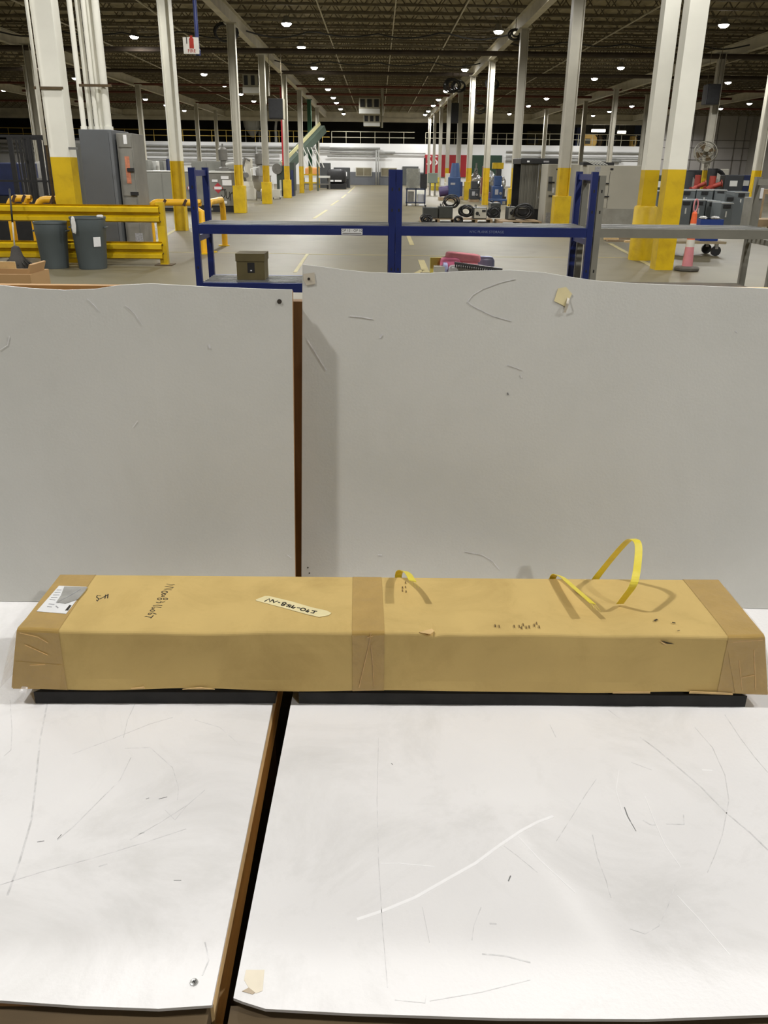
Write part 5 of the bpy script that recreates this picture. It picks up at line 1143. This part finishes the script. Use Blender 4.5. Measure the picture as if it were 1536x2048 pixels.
# grey bins and machines on the right
gb = mat('slate grey bin plastic', srgb(98,104,106),0.06,2,0.45)
def tote(label, px0, px1, ytop, Y, z0=0.0):
    a = at(px0,430,Y); c = at(px1,430,Y); zt = at((px0+px1)/2,ytop,Y).z
    t = thing('grey_locker',label,'bin',((a.x+c.x)/2,Y+0.4,z0),'slate grey bins on the right')
    part('bin_body', t, gb, (a.x,c.x,Y,Y+0.8,z0,zt), bevel=0.02); part('lid_line', t, tp_m, (a.x,c.x,Y-0.012,Y,zt-0.03,zt-0.015)); part('handle', t, black, ((a.x+c.x)/2-0.12,(a.x+c.x)/2+0.10,Y-0.03,Y,zt-0.16,zt-0.06)); part('tag', t, tp_m, ((a.x+c.x)/2-0.03,(a.x+c.x)/2+0.01,Y-0.015,Y,zt-0.42,zt-0.25))
    return t
for i,(p0_,p1__,yt_,Y_,lb) in enumerate(((1360,1381,399,27.6,'low grey bin just right of the big yellow column'),(1384,1408,399,27.6,'low grey bin behind the blue tote, left one'),(1410,1437,401,27.6,'low grey bin behind the blue tote, right one'),(1440,1464,405,26.6,'front grey bin with a white tag left of the round hood'),
    (1352,1385,379,30.0,'tall grey bin behind the low ones at the left end'),(1387,1420,379,30.0,'tall grey bin behind the low ones, second'),(1423,1447,379,30.0,'tall grey bin left of the round hood'),(1309,1330,381,29.0,'dark grey bin between the two yellow columns'))): tote(lb,p0_,p1__,yt_,Y_)
a = at(1466,430,28.4); c = at(1486,430,28.4); R_ = at(1470,388,28.4).z
t = thing('round_hood','big rounded grey hood at the end of the grey bins','hood',(a.x,28.7,0))
MB().prism([(a.x-0.35,28.4,0.0)]+[(a.x-0.35+ (0.72)*math.sin(k*math.pi/16), 28.4, 0.15+(R_-0.15)*math.cos(k*math.pi/16)) for k in range(9)]+[(a.x+0.37,28.4,0.0)],(0,0.8,0)).build('hood_body', gb, t); part('latch', t, black, (a.x-0.28,a.x-0.08,28.36,28.4,R_-0.2,R_-0.1))
tote('grey bin behind the round hood at the right',1462,1492,383,31.0)
redp = mat('red valve paint', srgb(140,50,38),0.1,4,0.5)
def rmach(name, label, px, ybase, ytop, w_, Y, m_, kind):
    p = at(px,ybase,Y); zt = at(px,ytop,Y).z; t = thing(name,label,'machine',(p.x,Y+0.4,0),'machines behind the grey bins')
    part('stand', t, mk, (p.x-w_/2,p.x+w_/2,Y,Y+0.8,0,zt*0.5), bevel=0.02)
    if kind == 'valve':
        MB().cyl((p.x,Y+0.4,zt*0.5),(p.x,Y+0.4,zt),w_*0.22,n=12).build('valve_stem', m_, t)
        for s_ in (-1,1): MB().cyl((p.x,Y+0.35,zt*0.72),(p.x+s_*w_*0.5,Y+0.2,zt*(0.72+0.08*s_)),w_*0.16,n=10).build('branch', m_, t); MB().cyl((p.x+s_*w_*0.5,Y+0.2,zt*(0.72+0.08*s_)),(p.x+s_*w_*0.56,Y+0.19,zt*(0.72+0.085*s_)),w_*0.24,n=12).build('flange', m_, t)
    elif kind == 'drum': MB().cyl((p.x,Y+0.4,zt*0.5),(p.x,Y+0.4,zt),w_*0.4,n=16).build('drum', m_, t); MB().cyl((p.x,Y+0.1,zt*0.7),(p.x,Y+0.0,zt*0.7),w_*0.3,n=14).build('ring', steel, t)
    elif kind == 'wheel': MB().tube([(p.x+w_*0.45*math.cos(an),Y+0.3,zt-w_*0.45+w_*0.45*math.sin(an)) for an in [k*math.pi/10 for k in range(20)]],w_*0.10,8,True).build('ring', m_, t); part('neck', t, m_, (p.x-0.1,p.x+0.1,Y+0.2,Y+0.4,zt*0.5,zt-w_*0.8))
    else: part('case', t, m_, (p.x-w_*0.45,p.x+w_*0.45,Y+0.1,Y+0.7,zt*0.5,zt), bevel=0.03); part('panel', t, tp_m, (p.x-w_*0.2,p.x+w_*0.15,Y+0.08,Y+0.1,zt*0.7,zt*0.85))
rmach('valve_assembly','red valve assembly left of the fan column foot',1400,378,350,0.5,33.6,redp,'valve'); rmach('valve_assembly','larger red valve assembly right of the fan column foot',1430,378,352,0.6,35.6,redp,'valve'); rmach('black_drum','tall black drum between the red valves',1427,378,337,0.5,37.2,black,'drum'); rmach('ring_machine','black ring shaped machine behind the red valves',1432,378,341,0.9,39.8,black,'wheel'); rmach('reel_stand','black reel stand with pale rings left of the red valves',1374,378,343,1.1,36.2,mk,'drum'); rmach('reel_stand','black stand right beside the pale ringed reel',1387,378,340,0.7,37.9,black,'case'); rmach('green_machine','mottled green machine between the two yellow columns',1318,378,350,1.0,34,dg,'case'); rmach('control_desk','cream control desk behind the grey bins',1443,378,338,0.6,41,wm,'case'); rmach('dark_press','black press housing above the right grey bins',1468,378,350,0.9,37.4,mk,'case'); rmach('dark_press','navy press housing at the right end above the bins',1490,378,350,1.1,39,blue_d,'case')
# boxes right of the grey rack
p = at(1514,432,26.0); q = at(1575,432,26.0)
tag(MB().bx(p.x,q.x,26.0,26.8,0.10,0.30).bx(p.x+0.05,p.x+0.2,26.0,26.8,0,0.10).bx(q.x-0.2,q.x-0.05,26.0,26.8,0,0.10).build('wood_skid', pal),'tan wooden skid seen through the grey rack at the right edge','skid')
t = thing('grey_panel_unit','grey panel unit with a white carton strapped on, at the right edge','cabinet',(at(1512,420,25.0).x,25.2,0)); xa = at(1499,420,25.0).x; xc = at(1521,420,25.0).x
part('panel_body', t, lgrey, (xa,xc,25.0,25.5,0,at(1510,395,25.0).z), bevel=0.01); part('white_block', t, paper, (at(1512,400,25).x,at(1523,400,25).x,24.96,25.3,at(1512,397,25).z,at(1512,376,25).z)); part('grey_bar', t, pm, (xa,xa+0.06,24.95,25.0,0.3,1.2))
p = at(1526,380,30.0); tag(MB().bx(p.x,p.x+1.2,30.0,30.8,at(1526,388,30).z,at(1526,379,30).z).bx(p.x,p.x+0.1,30,30.1,0,at(1526,388,30).z).bx(p.x+1.1,p.x+1.2,30,30.1,0,at(1526,388,30).z).bx(p.x,p.x+0.1,30.7,30.8,0,at(1526,388,30).z).bx(p.x+1.1,p.x+1.2,30.7,30.8,0,at(1526,388,30).z).build('wood_bench', pal),'tan wooden bench far behind the grey rack at the right edge','bench')

# ------------------------------------------------------------------ fan, speakers, heaters and signs overhead
t = thing('wall_fan','round cage fan mounted on the dark column','fan',at(1411,305,38.4)); c_ = at(1411,305,38.4); Mx = Matrix.Translation(c_) @ Matrix.Rotation(-0.35,4,'Y') @ Matrix.Rotation(1.05,4,'X')
fm = mat('dusty fan wire', srgb(128,124,108),0.1,5,0.5)
for R_,z_ in ((0.48,0),(0.46,0.08),(0.36,-0.07),(0.24,-0.1),(0.12,-0.11),(0.30,0.14)): MB().tube([Mx @ Vector((R_*math.cos(an),R_*math.sin(an),z_)) for an in [k*math.pi/14 for k in range(28)]],0.016,5,True).build('cage_ring', fm, t)
for k in range(18): an = k*math.pi/9; MB().tube([Mx @ Vector((0.03*math.cos(an),0.03*math.sin(an),-0.11)),Mx @ Vector((0.3*math.cos(an),0.3*math.sin(an),-0.09)),Mx @ Vector((0.48*math.cos(an),0.48*math.sin(an),0))],0.008,4).build('cage_wire', fm, t)
for k in range(4):
    an = k*math.pi/2; MB().prism([Mx @ Vector((math.cos(an+o)*r,math.sin(an+o)*r,z)) for o,r,z in ((0,0.08,0.0),(-0.35,0.4,0.05),(0.3,0.42,-0.04),(0.4,0.1,-0.01))],Mx.to_3x3() @ Vector((0,0,0.01))).build('blade', dark_wood, t)
MB().cyl(Mx @ Vector((0,0,0)),Mx @ Vector((0,0,0.25)),0.11,n=12).build('motor', fm, t); MB().bar(c_+Vector((0,0.05,0)),c_+Vector((0,0.5,-0.1)),0.05,0.05).build('arm', fm, t)
def hung(name, label, px0, py0, px1, py1, Y, dep, m_, cat, lip=None):
    a = at(px0,py1,Y); c = at(px1,py0,Y); t = thing(name,label,cat,((a.x+c.x)/2,Y+dep/2,a.z))
    part('casing', t, m_, (a.x,c.x,Y,Y+dep,a.z,c.z), bevel=0.02)
    for x_ in (a.x+0.06,c.x-0.06): MB().cyl((x_,Y+dep/2,c.z),(x_,Y+dep/2,7.39),0.012,n=5).build('hanger_rod', joist_m, t)
    return t, a, c
t,a,c = hung('loudspeaker','black loudspeaker box on the right outer column',1410,168,1443,209,38.2,0.5,black,'speaker'); part('grille', t, black, (a.x+0.05,c.x-0.05,38.18,38.2,a.z+0.05,c.z-0.05))
t,a,c = hung('loudspeaker','black loudspeaker box beside the third left column',538,197,565,238,41.0,0.5,black,'speaker'); part('grille', t, black, (a.x+0.05,c.x-0.05,40.98,41.0,a.z+0.05,c.z-0.05)); part('pale_edge', t, girder_m, (c.x,c.x+0.04,41.0,41.45,a.z,c.z))
t,a,c = hung('loudspeaker','black loudspeaker box on the far right aisle column',902,206,918,246,56.5,0.4,black,'speaker'); part('grille', t, black, (a.x+0.05,c.x-0.05,56.48,56.5,a.z+0.05,c.z-0.05))
hgm = mat('heater casing', srgb(150,146,128),0.08,2,0.6)
def heater(label, px0, py0, px1, py1, Y):
    t,a,c = hung('unit_heater',label,px0,py0,px1,py1,Y,1.2,hgm,'heater'); W_ = (c.x-a.x)/3; h = c.z-a.z
    for k in range(3): part('louvre_opening', t, black, (a.x+k*W_+0.08,a.x+(k+1)*W_-0.08,Y-0.02,Y,a.z+h*0.42,c.z-h*0.08))
    part('lower_lip', t, tp_m, (a.x,c.x,Y-0.06,Y,a.z,a.z+h*0.3)); MB().cyl((c.x+0.15,Y+0.4,a.z-0.1),(c.x+0.15,Y+0.4,6.6),0.09,n=10).build('flue_pipe', hgm, t)
heater('boxy unit heater hanging over the middle of the aisle',718,196,760,227,62); heater('lower unit heater farther along the aisle',727,230,760,252,72); heater('unit heater hanging between the left columns',486,148,526,186,47)
# fire extinguisher sign and blue drop pipe
Y_ = 23.245; a = at(368,108,Y_); c = at(397,75,Y_); t = thing('fire_sign','white fire extinguisher sign on the second left column','sign',((a.x+c.x)/2,Y_,a.z))
part('sign_plate', t, wref, (a.x,c.x,Y_-0.02,Y_,a.z,c.z)); rm = mat('sign red', srgb(150,40,24),0.1,8,0.5); x_ = (a.x+c.x)/2
MB().prism([(x_-0.04,Y_-0.024,a.z+0.12),(x_+0.07,Y_-0.024,a.z+0.12),(x_+0.07,Y_-0.024,a.z+0.33),(x_+0.03,Y_-0.024,a.z+0.37),(x_,Y_-0.024,a.z+0.37),(x_-0.04,Y_-0.024,a.z+0.33)],(0,0.004,0)).build('extinguisher_icon', rm, t); part('icon_nozzle', t, rm, (x_-0.02,x_+0.05,Y_-0.024,Y_-0.02,a.z+0.37,a.z+0.40)); part('icon_hose', t, black, (x_-0.11,x_-0.09,Y_-0.024,Y_-0.02,a.z+0.22,a.z+0.36))
text('FIRE', 0.11, (x_+0.01,Y_-0.022,a.z+0.065), FRONT, rm, 'sign_text', t, 0.002)
p = at(392,60,23.4); tag(MB().cyl((p.x+0.02,23.35,at(395,112,23.4).z),(p.x+0.02,23.35,6.6),0.05,n=10).lathe([(0.07,0),(0.07,0.12),(0.05,0.14)],(p.x+0.02,23.35,at(395,112,23.4).z),10).build('air_drop_pipe', mat('blue pipe paint', srgb(34,44,92),0.1,3,0.5)),'dark blue air drop pipe beside the fire sign','pipe')
# hanging cable coils
for (px_,py_,Y_,R_,n_,lb) in ((452,66,34,0.42,3,'black cable loop hanging by the third left column'),(1031,68,34.5,0.22,4,'small black hose coil on the right aisle column'),(905,170,47,0.42,5,'row of black hose coils under the right girder'),(985,168,44,0.34,4,'black hose coil between the right aisle columns'),(962,216,52,0.34,2,'thin hose loop below the hose coils'),(918,172,47.4,0.38,4,'second bunch of hose coils under the right girder')):
    c_ = at(px_,py_,Y_); t = thing('hose_coil',lb,'hose',c_); coil(c_,R_,n_,int(px_),cable,0.035).build('coil', cable, t); MB().cyl(c_+Vector((0,0,R_*0.7)),(c_.x,c_.y,7.39),0.015,n=5).build('hook_line', joist_m, t)
rnd = random.Random(21)
for k,(x0_,x1_,Y_,z_,lb) in enumerate(((-5.2,5.1,37.0,6.5,'drooping black cable nearest across the aisle roof'),(5.1,15.3,38.5,6.45,'drooping black cable on the right bay roof'),(-5.2,5.1,46.5,6.5,'second drooping black cable across the aisle roof'),(-15.3,-5.2,37.5,6.5,'drooping black cable on the left bay roof'))):
    pts = [(x0_+(x1_-x0_)*i/30, Y_+0.3*math.sin(i*0.5), z_-0.18*abs(math.sin(i*0.42))) for i in range(31)]
    tag(MB().tube(pts,0.03,5).build('roof_cable', cable),lb,'cable')
# strip lights under the mezzanine on the right
strip_m = mat('strip light tube', (0.9,0.9,0.85),0.02,5,0.4,emit=((1.0,0.93,0.75),14.0))
def xm(px,Y): return at(px,300,Y).x
for (px0,px1,py_,Y_,lb) in ((1180,1206,261,93.0,'longer bright strip light in the right mezzanine'),(1232,1247,264,93.5,'shorter bright strip light in the right mezzanine')):
    z_ = at(px0,py_,Y_).z; t = thing('strip_light',lb,'light',(xm((px0+px1)/2,Y_),Y_,z_)); part('tube', t, strip_m, (xm(px0,Y_),xm(px1,Y_),Y_-0.15,Y_+0.15,z_-0.12,z_+0.1)); part('housing', t, hgm, (xm(px0,Y_),xm(px1,Y_),Y_-0.2,Y_+0.2,z_+0.1,z_+0.2))
    for x_ in (xm(px0,Y_)+0.1,xm(px1,Y_)-0.1): MB().cyl((x_,Y_,z_+0.2),(x_,Y_,7.39),0.02,n=5).build('hanger', joist_m, t)
ZMM = ZM
tanm = mat('tan machine panel', srgb(206,170,96),0.1,1,0.6)
for k,(px0,px1,py0,Y_,m_,lb) in enumerate(((1166,1192,268,95,tanm,'tan panel machine on the right mezzanine'),(1150,1161,255,93.5,blue_d,'navy cabinet at the left of the right mezzanine'),(1195,1203,268,96,dark_wood,'brown unit beside the tan mezzanine machine'),(1219,1226,262,95.5,blue_d,'navy unit under the strip lights'),(1262,1272,272,96,tanm,'thin tan panel at the right end of the mezzanine'),(1052,1098,262,96,olive,'olive machine on the mezzanine behind the tarp'))):
    a = xm(px0,Y_); c = xm(px1,Y_); t = thing('mezzanine_machine',lb,'machine',((a+c)/2,Y_+0.5,ZM),'machines on the mezzanine'); zt = min(at((px0+px1)/2,py0,Y_).z, ZB); part('case', t, m_, (a,c,Y_,Y_+1,ZM,zt), bevel=0.03); part('panel', t, mk, (a+0.15,(a+c)/2,Y_-0.03,Y_,ZM+0.3,ZM+0.3+(zt-ZM)*0.4))
    MB().tube([(c-0.1,Y_-0.05,ZM+0.05),(c+0.2,Y_-0.2,ZM+0.8),(c-0.2,Y_-0.1,zt-0.1)],0.06,6).build('pipe', black, t)
p = at(503,258,93); t = thing('white_hopper','pale cone hopper on the left mezzanine','hopper',(p.x,93.6,ZM)); MB().lathe([(0.15,ZM+0.5),(0.85,ZM+1.5),(0.95,ZM+2.2),(0.8,ZM+2.4),(0,ZM+2.4)],(p.x,93.6,0),18).build('hopper_cone', tp_m, t)
for s_ in (-1,1): part('leg', t, tp_m, (p.x+s_*0.7-0.04,p.x+s_*0.7+0.04,93.5,93.6,ZM,ZM+1.5))
p = at(551,258,92.5); t = thing('exhaust_elbow','white exhaust elbow pipe on the left mezzanine','pipe',(p.x,92.6,ZM)); MB().tube([(p.x,92.6,ZM),(p.x,92.6,ZM+1.4),(p.x+0.1,92.6,ZM+2.0),(p.x-0.3,92.6,ZM+2.3)],0.14,10).build('elbow', tp_m, t); part('flange', t, pm, (p.x-0.25,p.x+0.25,92.4,92.8,ZM,ZM+0.06))
